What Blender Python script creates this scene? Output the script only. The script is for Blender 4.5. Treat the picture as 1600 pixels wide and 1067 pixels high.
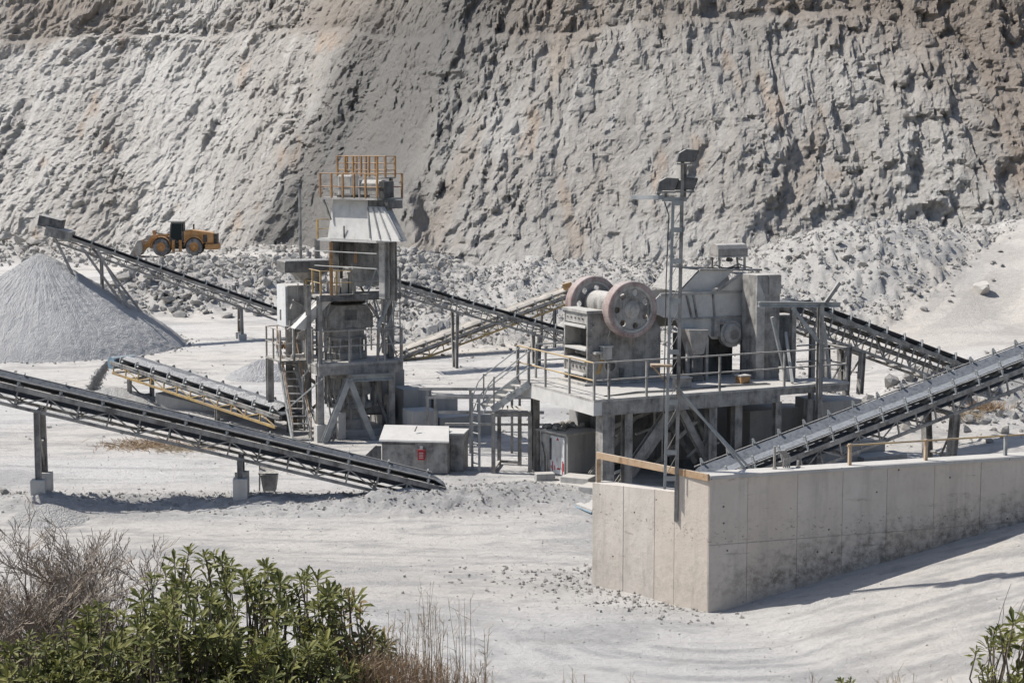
import bpy, math, random
import numpy as np
from mathutils import Vector, Matrix
for _o in list(bpy.data.objects): bpy.data.objects.remove(_o)
scene = bpy.context.scene
C = scene.collection
R = math.radians
# ---------------------------------------------------------------- camera, sky, sun, exposure
FPX, CAMH = 2700.0, 10.4
PITCH = math.atan(300.5 / FPX)
cam_d = bpy.data.cameras.new('camera'); cam = bpy.data.objects.new('camera', cam_d); C.objects.link(cam)
cam_d.sensor_width = 36.0; cam_d.lens = 36.0 * FPX / 1600.0
cam_d.clip_start = 0.1; cam_d.clip_end = 2000
cam.location = (0, 0, CAMH); cam.rotation_euler = (math.pi/2 - PITCH, 0, 0)
scene.camera = cam
SUN = Vector((-2.05, 0.50, 2.62)).normalized()
world = bpy.data.worlds.new('World'); scene.world = world; world.use_nodes = True
_nt = world.node_tree; _nt.nodes.clear()
_sky = _nt.nodes.new('ShaderNodeTexSky'); _sky.sky_type = 'NISHITA'; _sky.sun_disc = False
_sky.sun_elevation = math.asin(SUN.z); _sky.sun_rotation = math.atan2(SUN.x, SUN.y)
_sky.air_density = 1.0; _sky.dust_density = 1.5; _sky.ozone_density = 1.0
_bg = _nt.nodes.new('ShaderNodeBackground'); _bg.inputs['Strength'].default_value = 0.085
_wo = _nt.nodes.new('ShaderNodeOutputWorld')
_nt.links.new(_sky.outputs[0], _bg.inputs[0]); _nt.links.new(_bg.outputs[0], _wo.inputs[0])
sun_d = bpy.data.lights.new('sun', 'SUN'); sun = bpy.data.objects.new('sun', sun_d); C.objects.link(sun)
sun_d.energy = 3.9; sun_d.angle = R(0.5); sun_d.color = (1.0, 0.955, 0.885)
sun.rotation_euler = SUN.to_track_quat('Z', 'Y').to_euler(); sun.location = (-40, 20, 60)
vs = scene.view_settings
vs.view_transform = 'Standard'; vs.look = 'None'; vs.exposure = 0.48; vs.gamma = 1.0; vs.use_curve_mapping = False

# ---------------------------------------------------------------- helpers
rnd = random.Random(7)
_cp, _sp = math.cos(PITCH), math.sin(PITCH)
def ray(px, py):
    a, b = (px - 800) / FPX, (533.5 - py) / FPX
    return (a, _cp + b * _sp, -_sp + b * _cp)
def G(px, py, z=0.0):            # the spot of the photograph on the level z
    r = ray(px, py); t = (z - CAMH) / r[2]; return Vector((t * r[0], t * r[1], z))
def A(px, py, Y):                # the spot of the photograph at the distance Y
    r = ray(px, py); t = Y / r[1]; return Vector((t * r[0], Y, CAMH + t * r[2]))
XF = {}
def thing(name, label, cat, loc=(0, 0, 0), rz=0.0, group=None):
    o = bpy.data.objects.new(name, None); C.objects.link(o)
    o.location = loc; o.rotation_euler = (0, 0, rz); o.empty_display_size = 0.3
    XF[o] = Matrix.Translation(Vector(loc)) @ Matrix.Rotation(rz, 4, 'Z')
    return tag(o, label, cat, group)
def tag(o, label=None, cat=None, group=None, kind=None):
    if label: o['label'] = label
    if cat: o['category'] = cat
    if group: o['group'] = group
    if kind: o['kind'] = kind
    return o
def root_of(o):
    while o.parent is not None: o = o.parent
    return o
class Frame:          # a turned plan: u to the right and back, v to the left and back, z up
    def __init__(s, o, yaw):
        s.o = Vector((o[0], o[1], 0)); s.yaw = yaw; s.u = Vector((math.cos(yaw), math.sin(yaw), 0)); s.v = Vector((-math.sin(yaw), math.cos(yaw), 0))
    def w(s, u, v, z): return s.o + s.u * u + s.v * v + Vector((0, 0, z))
    def loc(s, P): d = Vector(P) - s.o; return Vector((d.dot(s.u), d.dot(s.v), P[2]))
    def f(s, px, py, v):      # spot of the photograph on the upright plane v
        r = Vector(ray(px, py)); c = Vector((0, 0, CAMH)); t = ((s.o + s.v * v) - c).dot(s.v) / r.dot(s.v); return s.loc(c + r * t)
    def e(s, px, py, u):      # the same on the upright plane u
        r = Vector(ray(px, py)); c = Vector((0, 0, CAMH)); t = ((s.o + s.u * u) - c).dot(s.u) / r.dot(s.u); return s.loc(c + r * t)
    def thing(s, name, label, cat, base, group=None):
        o = thing(name, label, cat, s.w(*base), s.yaw, group); OFF[o] = Vector(base); return o
def link(name, me, parent=None, mat=None):
    o = bpy.data.objects.new(name, me); C.objects.link(o)
    if mat is not None and not me.materials: me.materials.append(mat)
    if parent is not None: o.parent = parent
    return o
def np_mesh(name, V, F, smooth=False, tone=None):
    """V (n,3), F (m,k) index array with constant k"""
    V = np.asarray(V, np.float32); F = np.asarray(F, np.int32); k = F.shape[1]
    me = bpy.data.meshes.new(name)
    me.vertices.add(len(V)); me.vertices.foreach_set('co', V.ravel())
    me.loops.add(F.size); me.loops.foreach_set('vertex_index', F.ravel())
    me.polygons.add(len(F)); me.polygons.foreach_set('loop_start', np.arange(0, F.size, k, dtype=np.int32))
    me.polygons.foreach_set('use_smooth', np.full(len(F), smooth))
    me.update(calc_edges=True); me.validate()
    if tone is not None:
        at = me.color_attributes.new('tone', 'FLOAT_COLOR', 'POINT'); T = np.ones((len(V), 4), np.float32); T[:, :3] = tone.reshape(-1, 3); at.data.foreach_set('color', T.ravel())
    return me
def basis(d, up=(0, 0, 1)):
    d = Vector(d).normalized(); up = Vector(up)
    if abs(d.dot(up)) > 0.98: up = Vector((1, 0, 0)) if abs(d.x) < 0.9 else Vector((0, 1, 0))
    s = d.cross(up).normalized(); n = s.cross(d).normalized()
    return d, s, n
OFF = {}
class MB:
    def __init__(s): s.v = []; s.f = []
    def add(s, V, F):
        b = len(s.v); s.v += [Vector(p) for p in V]; s.f += [tuple(i + b for i in f) for f in F]; return s
    def box(s, c, sz, M=None):
        x, y, z = sz[0] / 2, sz[1] / 2, sz[2] / 2
        P = [Vector((a * x, b * y, e * z)) for e in (-1, 1) for a, b in ((-1, -1), (1, -1), (1, 1), (-1, 1))]
        if M is not None: P = [M @ p for p in P]
        c = Vector(c)
        return s.add([c + p for p in P], [(3, 2, 1, 0), (4, 5, 6, 7), (0, 1, 5, 4), (1, 2, 6, 5), (2, 3, 7, 6), (3, 0, 4, 7)])
    def bx(s, x0, x1, y0, y1, z0, z1):
        return s.box(((x0 + x1) / 2, (y0 + y1) / 2, (z0 + z1) / 2), (abs(x1 - x0), abs(y1 - y0), abs(z1 - z0)))
    def beam(s, p, q, w, h, up=(0, 0, 1)):
        p, q = Vector(p), Vector(q); d, a, n = basis(q - p, up)
        V = [e + a * (i * w / 2) + n * (j * h / 2) for e in (p, q) for i, j in ((-1, -1), (1, -1), (1, 1), (-1, 1))]
        return s.add(V, [(0, 1, 2, 3), (7, 6, 5, 4), (0, 4, 5, 1), (1, 5, 6, 2), (2, 6, 7, 3), (3, 7, 4, 0)])
    def ibeam(s, p, q, w, h, up=(0, 0, 1), t=0.025):
        p, q = Vector(p), Vector(q); d, a, n = basis(q - p, up)
        for k in (-1, 1): s.beam(p + n * k * (h / 2 - t / 2), q + n * k * (h / 2 - t / 2), w, t, up)
        return s.beam(p, q, t, h - 2 * t, up)
    def tube(s, p, q, r, n=8, r2=None):
        p, q = Vector(p), Vector(q); r2 = r if r2 is None else r2; d, a, m = basis(q - p)
        V = [c + (a * math.cos(2 * math.pi * i / n) + m * math.sin(2 * math.pi * i / n)) * rr for c, rr in ((p, r), (q, r2)) for i in range(n)]
        F = [(i, (i + 1) % n, n + (i + 1) % n, n + i) for i in range(n)] + [tuple(range(n - 1, -1, -1)), tuple(range(n, 2 * n))]
        return s.add(V, F)
    def path(s, pts, r, n=6):
        for a, b in zip(pts[:-1], pts[1:]): s.tube(a, b, r, n)
        return s
    def prism(s, poly, vec):
        poly = [Vector(p) for p in poly]; vec = Vector(vec); n = len(poly)
        F = [tuple(range(n - 1, -1, -1)), tuple(range(n, 2 * n))] + [(i, (i + 1) % n, n + (i + 1) % n, n + i) for i in range(n)]
        return s.add(poly + [p + vec for p in poly], F)
    def lathe(s, prof, c, axis=(0, 0, 1), n=24, a0=0.0):
        c = Vector(c); d, a, m = basis(axis); k = len(prof)
        V = []
        for i in range(n):
            t = 2 * math.pi * i / n + a0; w = a * math.cos(t) + m * math.sin(t)
            V += [c + w * r + d * z for r, z in prof]
        F = [(i * k + j, ((i + 1) % n) * k + j, ((i + 1) % n) * k + j + 1, i * k + j + 1) for i in range(n) for j in range(k - 1)]
        return s.add(V, F)
    def mesh(s, name, smooth=False):
        me = bpy.data.meshes.new(name); me.from_pydata([tuple(p) for p in s.v], [], s.f); me.update()
        import bmesh
        bm = bmesh.new(); bm.from_mesh(me); bmesh.ops.recalc_face_normals(bm, faces=bm.faces); bm.to_mesh(me); bm.free()
        if smooth: me.polygons.foreach_set('use_smooth', [True] * len(me.polygons))
        return me
    def build(s, name, mat, parent=None, smooth=False, world=False, bevel=0.0):
        if parent is not None and not world:
            r = parent
            while r.parent is not None: r = r.parent
            if r in OFF: s.v = [p - OFF[r] for p in s.v]
        if world and parent is not None:
            I = XF[root_of(parent)].inverted(); s.v = [I @ p for p in s.v]
        o = link(name, s.mesh(name, smooth), parent, mat)
        if bevel:
            b = o.modifiers.new('bevel', 'BEVEL'); b.width = bevel; b.segments = 2; b.limit_method = 'ANGLE'
        return o

# ---- numpy noise
_rs = np.random.RandomState(11)
_PERM = np.concatenate([_rs.permutation(4096)] * 2)
_GR = _rs.normal(size=(4096, 3)); _GR /= np.linalg.norm(_GR, axis=1)[:, None]
_RV = _rs.rand(4096, 4)
def _h(i, j, k): return _PERM[(_PERM[(_PERM[i & 4095] + j) & 4095] + k) & 4095]
def perlin(x, y, z):
    x, y, z = np.broadcast_arrays(x, y, z); i, j, k = (np.floor(a).astype(np.int64) for a in (x, y, z)); fx, fy, fz = x - i, y - j, z - k
    u, v, w = (t * t * t * (t * (t * 6 - 15) + 10) for t in (fx, fy, fz))
    def g(a, b, c):
        gr = _GR[_h(i + a, j + b, k + c)]; return gr[..., 0] * (fx - a) + gr[..., 1] * (fy - b) + gr[..., 2] * (fz - c)
    l = lambda a, b, t: a + (b - a) * t
    return l(l(l(g(0,0,0), g(1,0,0), u), l(g(0,1,0), g(1,1,0), u), v), l(l(g(0,0,1), g(1,0,1), u), l(g(0,1,1), g(1,1,1), u), v), w) * 1.6
def fbm(x, y, z=0.0, o=4, lac=2.03, gain=0.5):
    s = 0; a = 1.0; t = 0
    for q in range(o):
        s = s + a * perlin(x + 17.3 * q, y - 9.1 * q, z + 5.7 * q); t += a; a *= gain; x, y, z = x * lac, y * lac, z * lac
    return s / t
def ridged(x, y, z=0.0, o=4):
    s = 0; a = 1.0; t = 0
    for q in range(o):
        s = s + a * (1 - 2 * np.abs(perlin(x + 31 * q, y + 7 * q, z))); t += a; a *= 0.5; x, y, z = x * 2.1, y * 2.1, z * 2.1
    return s / t
def facets(x, y, seed=0, jit=1.0, tilt=1.0):
    """broken rock: every Voronoi cell is a tilted plane; returns (height, edge distance)"""
    i0, j0 = np.floor(x).astype(np.int64), np.floor(y).astype(np.int64)
    d1 = np.full(x.shape, 9.0); d2 = d1.copy(); hh = np.zeros(x.shape)
    for a in (-1, 0, 1):
        for b in (-1, 0, 1):
            r = _RV[_h(i0 + a, j0 + b, seed + 0 * i0)]
            px, py = i0 + a + 0.5 + (r[..., 0] - .5) * jit, j0 + b + 0.5 + (r[..., 1] - .5) * jit
            r2 = _RV[_h(i0 + a, j0 + b, seed + 77 + 0 * i0)]
            dx, dy = x - px, y - py; d = np.hypot(dx, dy)
            hv = r[..., 2] + tilt * ((r2[..., 0] - .5) * dx + (r2[..., 1] - .5) * dy) * 2
            n = d < d1
            d2 = np.where(n, d1, np.minimum(d2, d)); hh = np.where(n, hv, hh); d1 = np.where(n, d, d1)
    return hh, d2 - d1
def bosses(x, y, seed=0, tilt=1.0, cone=1.15):
    """broken rock without gaps: the highest of the tilted cones around"""
    i0, j0 = np.floor(x).astype(np.int64), np.floor(y).astype(np.int64); best = np.full(x.shape, -9.0)
    for a in (-1, 0, 1):
        for b in (-1, 0, 1):
            r = _RV[_h(i0 + a, j0 + b, seed + 0 * i0)]; r2 = _RV[_h(i0 + a, j0 + b, seed + 77 + 0 * i0)]
            dx, dy = x - (i0 + a + r[..., 0]), y - (j0 + b + r[..., 1])
            best = np.maximum(best, .7 * r[..., 2] + tilt * ((r2[..., 0] - .5) * dx + (r2[..., 1] - .5) * dy) - cone * np.maximum(0, np.hypot(dx, dy) - .22 * r[..., 3]))
    return best
def sstep(a, b, x):
    t = np.clip((x - a) / (b - a), 0, 1); return t * t * (3 - 2 * t)

# ---- materials
class NT:
    def __init__(s, name):
        s.m = bpy.data.materials.new(name); s.m.use_nodes = True; s.t = s.m.node_tree; s.t.nodes.clear()
        s.out = s.n('ShaderNodeOutputMaterial'); s.b = s.n('ShaderNodeBsdfPrincipled'); s.l(s.b.outputs[0], s.out.inputs[0])
        s.co = s.n('ShaderNodeTexCoord').outputs['Object']
    def n(s, t, **k):
        n = s.t.nodes.new(t)
        for a, v in k.items(): setattr(n, a, v)
        return n
    def l(s, a, b): s.t.links.new(a, b)
    def set(s, inp, v):
        if hasattr(v, 'links') or hasattr(v, 'is_output') : s.l(v, inp)
        else: inp.default_value = v
    def mapping(s, sc, rot=(0, 0, 0), loc=(0, 0, 0)):
        m = s.n('ShaderNodeMapping'); s.l(s.co, m.inputs[0]); m.inputs['Scale'].default_value = sc; m.inputs['Rotation'].default_value = rot; m.inputs['Location'].default_value = loc
        return m.outputs[0]
    def noise(s, scale, detail=5, rough=.6, co=None, dist=0.0):
        n = s.n('ShaderNodeTexNoise'); n.inputs['Scale'].default_value = scale; n.inputs['Detail'].default_value = detail; n.inputs['Roughness'].default_value = rough; n.inputs['Distortion'].default_value = dist
        s.l(co or s.co, n.inputs['Vector']); return n.outputs[0]
    def voro(s, scale, feature='F1', co=None):
        n = s.n('ShaderNodeTexVoronoi', feature=feature); n.inputs['Scale'].default_value = scale; s.l(co or s.co, n.inputs['Vector']); return n.outputs['Distance']
    def rng(s, v, a, b, c=0.0, d=1.0):
        n = s.n('ShaderNodeMapRange'); s.l(v, n.inputs[0])
        for i, k in enumerate((a, b, c, d)): n.inputs[i + 1].default_value = k
        return n.outputs[0]
    def math(s, op, a, b=0.0):
        n = s.n('ShaderNodeMath', operation=op); s.set(n.inputs[0], a); s.set(n.inputs[1], b); return n.outputs[0]
    def mix(s, f, a, b):
        n = s.n('ShaderNodeMix', data_type='RGBA'); s.set(n.inputs[0], f)
        for i, c in ((6, a), (7, b)):
            if isinstance(c, tuple): n.inputs[i].default_value = (*c, 1)
            else: s.l(c, n.inputs[i])
        return n.outputs[2]
    def up(s):
        g = s.n('ShaderNodeNewGeometry'); x = s.n('ShaderNodeSeparateXYZ'); s.l(g.outputs['Normal'], x.inputs[0]); return x.outputs[2]
    def xyz(s):
        x = s.n('ShaderNodeSeparateXYZ'); s.l(s.co, x.inputs[0]); return x.outputs
    def bump(s, h, st=.5, d=.02):
        n = s.n('ShaderNodeBump'); n.inputs['Strength'].default_value = st; n.inputs['Distance'].default_value = d; s.l(h, n.inputs['Height'])
        s.l(n.outputs[0], s.b.inputs['Normal'])
    def done(s, col, rough=.9, metal=0.0, spec=.3):
        s.set(s.b.inputs['Base Color'], (*col, 1) if isinstance(col, tuple) else col); s.set(s.b.inputs['Roughness'], rough)
        s.b.inputs['Metallic'].default_value = metal; s.b.inputs['Specular IOR Level'].default_value = spec
        return s.m
DUST = (0.53, 0.51, 0.475)
def m_dusty(name, base, amt=.6, rough=.75, scale=2.0, var=.25, rust=0.0, dust=DUST, side=.35):
    t = NT(name)
    n1 = t.noise(scale, 6, .68); n2 = t.noise(scale * 7, 4, .72); st = t.noise(scale * 1.6, 5, .7, t.mapping((2.2, 2.2, .28), loc=(7, 2, 4)))
    c = t.mix(t.rng(n1, .35, .68), tuple(b * (1 - var) for b in base), tuple(min(1, b * (1 + var)) for b in base))
    c = t.mix(t.math('MULTIPLY', t.rng(st, .56, .70), .45), c, tuple(b * .45 for b in base))
    if rust:
        n3 = t.noise(scale * 2.3, 6, .7, t.mapping((1, 1, .35), loc=(3, 5, 1)))
        c = t.mix(t.rng(n3, .64 - rust * .16, .76 - rust * .16), c, (0.19, 0.10, 0.055))
    d = t.math('MULTIPLY', t.rng(t.up(), .25, .9), t.rng(n2, .2, .55))
    d2 = t.math('MULTIPLY', t.rng(t.math('ADD', t.math('MULTIPLY', n1, .6), t.math('MULTIPLY', st, .4)), .40, .58), side)
    f = t.math('MULTIPLY', t.math('MAXIMUM', d, d2), amt)
    t.bump(n2, .3, .012)
    return t.done(t.mix(f, c, dust), rough)
def m_rust(name, a, b, amt=.35):
    t = NT(name)
    n1 = t.noise(6, 6, .7); n2 = t.noise(1.3, 4, .6)
    c = t.mix(t.rng(n2, .38, .62), a, b); c = t.mix(t.rng(n1, .5, .72), c, tuple(x * .45 for x in b))
    f = t.math('MULTIPLY', t.rng(t.up(), .2, .9), amt)
    t.bump(n1, .3, .01)
    return t.done(t.mix(f, c, DUST), .85)
def m_ground():
    t = NT('limestone_dust')
    ao = t.n('ShaderNodeAttribute', attribute_name='tone').outputs['Color']
    c = t.noise(4.5, 8, .82, t.mapping((.75, 1, 1))); b = t.noise(.8, 5, .68, t.mapping((.4, 1.5, 1), (0, 0, R(8))))
    sp = t.voro(16)
    col = t.mix(t.math('MULTIPLY', t.rng(c, .51, .68), .50), ao, (0.31, 0.30, 0.29))
    col = t.mix(t.math('MULTIPLY', t.rng(c, .50, .36), .40), col, (0.66, 0.65, 0.63))
    col = t.mix(t.math('MULTIPLY', t.rng(b, .52, .68), .45), col, (0.38, 0.368, 0.35))
    col = t.mix(t.math('MULTIPLY', t.rng(sp, .20, .08), t.math('MULTIPLY', t.rng(b, .42, .6), .6)), col, (0.24, 0.235, 0.23))
    t.bump(c, .9, .14)
    return t.done(col, .95, 0, .15)
def m_gravel(name, a, b, sc=22):
    t = NT(name)
    n = t.noise(.6, 6, .65); c = t.noise(sc, 4, .75); v = t.voro(sc * .7)
    st = t.noise(1.2, 5, .6, t.mapping((1, 1, .25)))
    col = t.mix(t.rng(n, .35, .65), a, b); col = t.mix(t.math('MULTIPLY', t.rng(c, .45, .7), .6), col, tuple(x * .62 for x in a))
    col = t.mix(t.math('MULTIPLY', t.rng(st, .5, .7), .35), col, tuple(min(1, x * 1.2) for x in b))
    t.bump(t.math('ADD', c, t.math('MULTIPLY', v, -1.0)), 1.0, .09)
    return t.done(col, .95, 0, .15)
def m_rock(name, cliff=False, k=1.0):
    t = NT(name)
    q = (lambda *c: tuple(x * k for x in c))
    c = t.noise(1.5 if cliff else 7, 8, .78, dist=.35)
    if cliff:
        col = t.n('ShaderNodeAttribute', attribute_name='tone').outputs['Color']
        col = t.mix(.13, col, (0.86, 0.83, 0.78))
    else:
        oi = t.n('ShaderNodeNewGeometry').outputs['Random Per Island']
        b = t.noise(1.3, 3, .6)
        col = t.mix(oi, q(0.40, 0.385, 0.362), q(0.53, 0.505, 0.47))
        col = t.mix(t.math('MULTIPLY', t.rng(b, .45, .68), .6), col, q(0.33, 0.32, 0.305))
    col = t.mix(t.math('MULTIPLY', t.rng(c, .50, .68), .46), col, q(0.28, 0.265, 0.248))
    t.bump(c, 1.0, .85 if cliff else .12)
    return t.done(col, .95, 0, .15)
def m_concrete(name, a, b, wall=False):
    t = NT(name)
    n1 = t.noise(.9, 6, .62); n2 = t.noise(5, 6, .72); st = t.noise(1.6, 6, .65, t.mapping((1.5, 1.5, .14)))
    col = t.mix(t.rng(n1, .33, .68), a, b)
    if wall:
        oi = t.n('ShaderNodeObjectInfo').outputs['Random']; col = t.mix(t.math('MULTIPLY', oi, .45), col, (0.54, 0.455, 0.37))
    col = t.mix(t.math('MULTIPLY', t.rng(st, .5, .72), .55), col, tuple(x * .58 for x in a))
    col = t.mix(t.math('MULTIPLY', t.rng(n2, .52, .72), .45), col, tuple(x * .62 for x in b))
    v = t.voro(2.6 if wall else 4.2)
    hole = t.rng(v, .075, .045)
    if wall:
        z = t.xyz(); zz = t.math('ADD', z[2], t.math('MULTIPLY', t.math('MAXIMUM', t.math('SUBTRACT', z[0], .2), 0.0), -.135))
        gr = t.math('ADD', t.math('MULTIPLY', n1, 1.5), t.math('MULTIPLY', n2, 1.0))
        wet = t.math('MULTIPLY', t.rng(t.math('SUBTRACT', zz, gr), .15, -.75), t.rng(n2, .36, .60))
        wet = t.math('MULTIPLY', wet, t.rng(zz, -.1, .35)); wet = t.math('MULTIPLY', wet, t.rng(z[0], .0, 1.2, .25, 1.0))
        col = t.mix(t.math('MULTIPLY', wet, .7), col, (0.10, 0.09, 0.072))
        hz = t.noise(1.1, 7, .78, t.mapping((.6, .6, 6)))
        col = t.mix(t.math('MULTIPLY', t.rng(hz, .60, .67), .6), col, (0.13, 0.115, 0.095))
        pk = t.noise(9, 5, .7, t.mapping((1, 1, 1.6), loc=(2, 8, 5))); band = t.math('MULTIPLY', t.rng(t.math('ABSOLUTE', t.math('SUBTRACT', z[2], 1.75)), .45, .1), t.rng(pk, .58, .66))
        col = t.mix(t.math('MULTIPLY', band, .7), col, (0.12, 0.108, 0.094))
    col = t.mix(t.math('MULTIPLY', hole, .85), col, (0.05, 0.045, 0.04))
    f = t.math('MULTIPLY', t.rng(t.up(), .5, .95), .6)
    col = t.mix(f, col, DUST)
    t.bump(t.math('ADD', n2, t.math('MULTIPLY', hole, -1.5)), .6, .03)
    return t.done(col, .92, 0, .2)
def m_plain(name, c, rough=.6, metal=0.0, spec=.4): return NT(name).done(c, rough, metal, spec)
M = {}
M['ground'] = m_ground()
M['gravel'] = m_gravel('crushed_gravel', (0.50, 0.50, 0.505), (0.585, 0.583, 0.58))
M['gravel_pale'] = m_gravel('fine_pale_gravel', (0.56, 0.55, 0.535), (0.62, 0.61, 0.59), 30)
M['cliff'] = m_rock('quarry_rock', True, 1.0)
M['rock'] = m_rock('loose_rock', False, .98)
M['rock_pale'] = m_rock('pale_rock', False, 1.15)
M['steel'] = m_dusty('dusty_grey_steel', (0.15, 0.145, 0.14), .92, side=.50, rust=.2)
M['steel_light'] = m_dusty('pale_dusty_steel', (0.27, 0.265, 0.258), .9, var=.3, side=.55, rust=.15)
M['steel_dark'] = m_dusty('dark_dusty_steel', (0.065, 0.066, 0.069), .8, side=.28)
M['steel_rusty'] = m_dusty('rust_stained_steel', (0.25, 0.235, 0.22), .75, rust=.6, side=.45)
M['dark'] = m_dusty('black_steel', (0.035, 0.036, 0.038), .6, side=.25)
M['galv'] = m_dusty('galvanised_steel', (0.27, 0.285, 0.29), .7, rough=.55, side=.3)
M['belt'] = m_dusty('conveyor_belt_rubber', (0.028, 0.031, 0.037), .34, scale=1.2, side=.3, dust=(0.40, 0.42, 0.45))
M['belt_worn'] = m_dusty('dusty_conveyor_belt', (0.055, 0.062, 0.073), .42, scale=1.2, side=.25, dust=(0.40, 0.42, 0.45))
M['belt_pale'] = m_dusty('belt_carrying_sand', (0.50, 0.455, 0.39), .4)
M['rubber'] = m_dusty('tyre_rubber', (0.05, 0.05, 0.052), .8, side=.75, dust=(.30, .30, .31))
M['orange'] = m_rust('orange_rusty_paint', (0.38, 0.23, 0.105), (0.27, 0.165, 0.10), .4)
M['yellow'] = m_rust('faded_yellow_paint', (0.47, 0.33, 0.13), (0.34, 0.245, 0.14), .45)
M['loader'] = m_dusty('loader_yellow_paint', (0.40, 0.20, 0.06), .55, side=.5, var=.15, dust=(.46, .40, .33))
M['glass'] = m_plain('dark_glass', (0.010, 0.018, 0.022), .25, 0, .15)
M['red_rim'] = m_dusty('faded_red_rim', (0.25, 0.17, 0.155), .8, side=.8, dust=(.44, .405, .385))
M['wood'] = m_rust('weathered_timber', (0.46, 0.37, 0.27), (0.38, 0.25, 0.15), .35)
M['conc_wall'] = m_concrete('formed_concrete', (0.47, 0.435, 0.395), (0.575, 0.54, 0.495), True)
M['conc'] = m_concrete('dusty_concrete', (0.40, 0.39, 0.375), (0.48, 0.47, 0.45))
M['conc_grey'] = m_concrete('grey_concrete', (0.30, 0.295, 0.29), (0.37, 0.365, 0.355))
M['white_plate'] = m_dusty('white_dusted_plate', (0.50, 0.495, 0.48), .6, var=.15)
M['white_door'] = m_dusty('white_painted_door', (0.56, 0.57, 0.575), .3, var=.1, rust=.35)
M['red'] = m_dusty('red_paint', (0.34, 0.03, 0.035), .25, var=.1, side=.15)
M['blue'] = m_dusty('faded_blue_steel', (0.13, 0.22, 0.29), .5, side=.3)
M['lamp_glass'] = m_plain('lamp_glass', (0.05, 0.055, 0.06), .2, 0, .6)
# ---------------------------------------------------------------- terrain
WC = Vector((4.42, 38.1, 0)); WL = Vector((1.93, 40.85, 0)); WR = Vector((12.2, 40.6, 0)); WR2 = Vector((20.0, 43.1, 0))
_wd = (WR - WC).normalized(); _wn = Vector((_wd.y, -_wd.x, 0))        # points to the road side
_ld = (WL - WC).normalized(); _ln = Vector((-_ld.y, _ld.x, 0))
def ramp(x, y):
    al = (x - WC.x) * _wd.x + (y - WC.y) * _wd.y; pr = (x - WC.x) * _wn.x + (y - WC.y) * _wn.y
    front = sstep(-0.28, -0.12, pr)
    back = sstep(26, 34, x)
    r = 0.19 * np.maximum(0, al - 0.1) * sstep(0, 1.2, al)
    r = np.where(r > 2.2, 2.2 + (r - 2.2) * .25, r)
    return r * np.maximum(front, back * .6)
def height(x, y, rough=True):
    x = np.asarray(x, float); y = np.asarray(y, float)
    z = 0.10 * fbm(x * .09, y * .09, 3.0, 3) * sstep(33, 45, y)
    e = 0.352 * (29.5 - y); z = z + np.clip(e, 0, 8.9)
    z = z + ramp(x, y) * sstep(24, 31, y)
    # spill ridge along the long front conveyor and at its tail
    z = z + 0.22 * np.exp(-((y - 50.2) / 1.1) ** 2) * sstep(-1.5, -4, x) * (0.75 + 0.6 * perlin(x * .6, y * .6, 1.0))
    for cx, cy, rx, ry, h in ((-13.8, 49.0, 1.6, 1.0, .45), (-.9, 50.3, 2.2, .9, .26), (-3.4, 49.7, 1.4, .6, .16), (0.3, 51.5, 1.8, 1.3, .3), (-11.0, 66.5, 3.2, 2.2, .35)):
        z = z + h * np.exp(-((x - cx) / rx) ** 2 - ((y - cy) / ry) ** 2)
    # wheel tracks and ruts over the yard
    tr = np.sin((x * .20 + y * 1.0 + 1.5 * fbm(x * .06, y * .06, 9.0, 2)) * 4.2)
    z = z + 0.022 * tr * sstep(33, 36, y) * sstep(60, 48, y) * (0.4 + 0.6 * sstep(-.1, .3, fbm(x * .12, y * .2, 4.0, 2)))
    al = (x - WC.x) * _wd.x + (y - WC.y) * _wd.y; pr = (x - WC.x) * _wn.x + (y - WC.y) * _wn.y
    rr_ = np.where(al > 0, pr, np.hypot(al, pr)); z = z + 0.010 * np.sin(rr_ * 11 + 1.0 * fbm(al * .2, pr * .2, 2.0, 2)) * sstep(1.0, 2.0, rr_) * sstep(11, 7, rr_) * sstep(-.5, .5, pr) * sstep(29.5, 33, y)
    # rubble bank below the loader
    bk = sstep(105, 117, y + 2.5 * fbm(x * .12, y * .12, 1.0, 2)) * sstep(-31, -25, x) * (1 - .55 * sstep(128, 150, y)) * sstep(-1, -9, x)
    z = z + 2.1 * bk
    # rubble at the foot of the face, middle
    z = z + (1.3 + 1.3 * sstep(-5, 2, x)) * sstep(90, 116, y) * sstep(-14, -4, x)
    # heap on the right, haul road and its bank
    hp = np.exp(-((x - 21.5) / 8.5) ** 2 - ((y - 106) / 9.0) ** 2); z = z + 3.3 * hp
    z = z + 1.0 * sstep(14, 26, x) * sstep(66, 80, y + .25 * (x - 20))
    z = z + 1.3 * np.exp(-((y - 68 - .35 * (x - 14)) / 3.2) ** 2) * sstep(12.5, 17, x)
    if rough:
        rub = rubble(x, y)
        f1, e1 = facets(x / 1.5, y / 1.9, 3); f2, e2 = facets(x / .6, y / .75, 5)
        z = z + rub * ((f1 - .5) * .34 + (f2 - .5) * .22)
        z = z + (0.022 * fbm(x * .8, y * .8, 2.0, 4) + 0.014 * fbm(x * 3.2, y * 3.2, 6.0, 3)) * sstep(31, 34, y)
        sp = np.exp(-((y - 50.0) / 1.6) ** 2) * sstep(1, -2, x) + np.exp(-((x + .8) / 3) ** 2 - ((y - 50.8) / 1.6) ** 2)
        z = z + sp * .09 * (facets(x / .3, y / .35, 8)[0] - .4)
    return z
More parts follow.
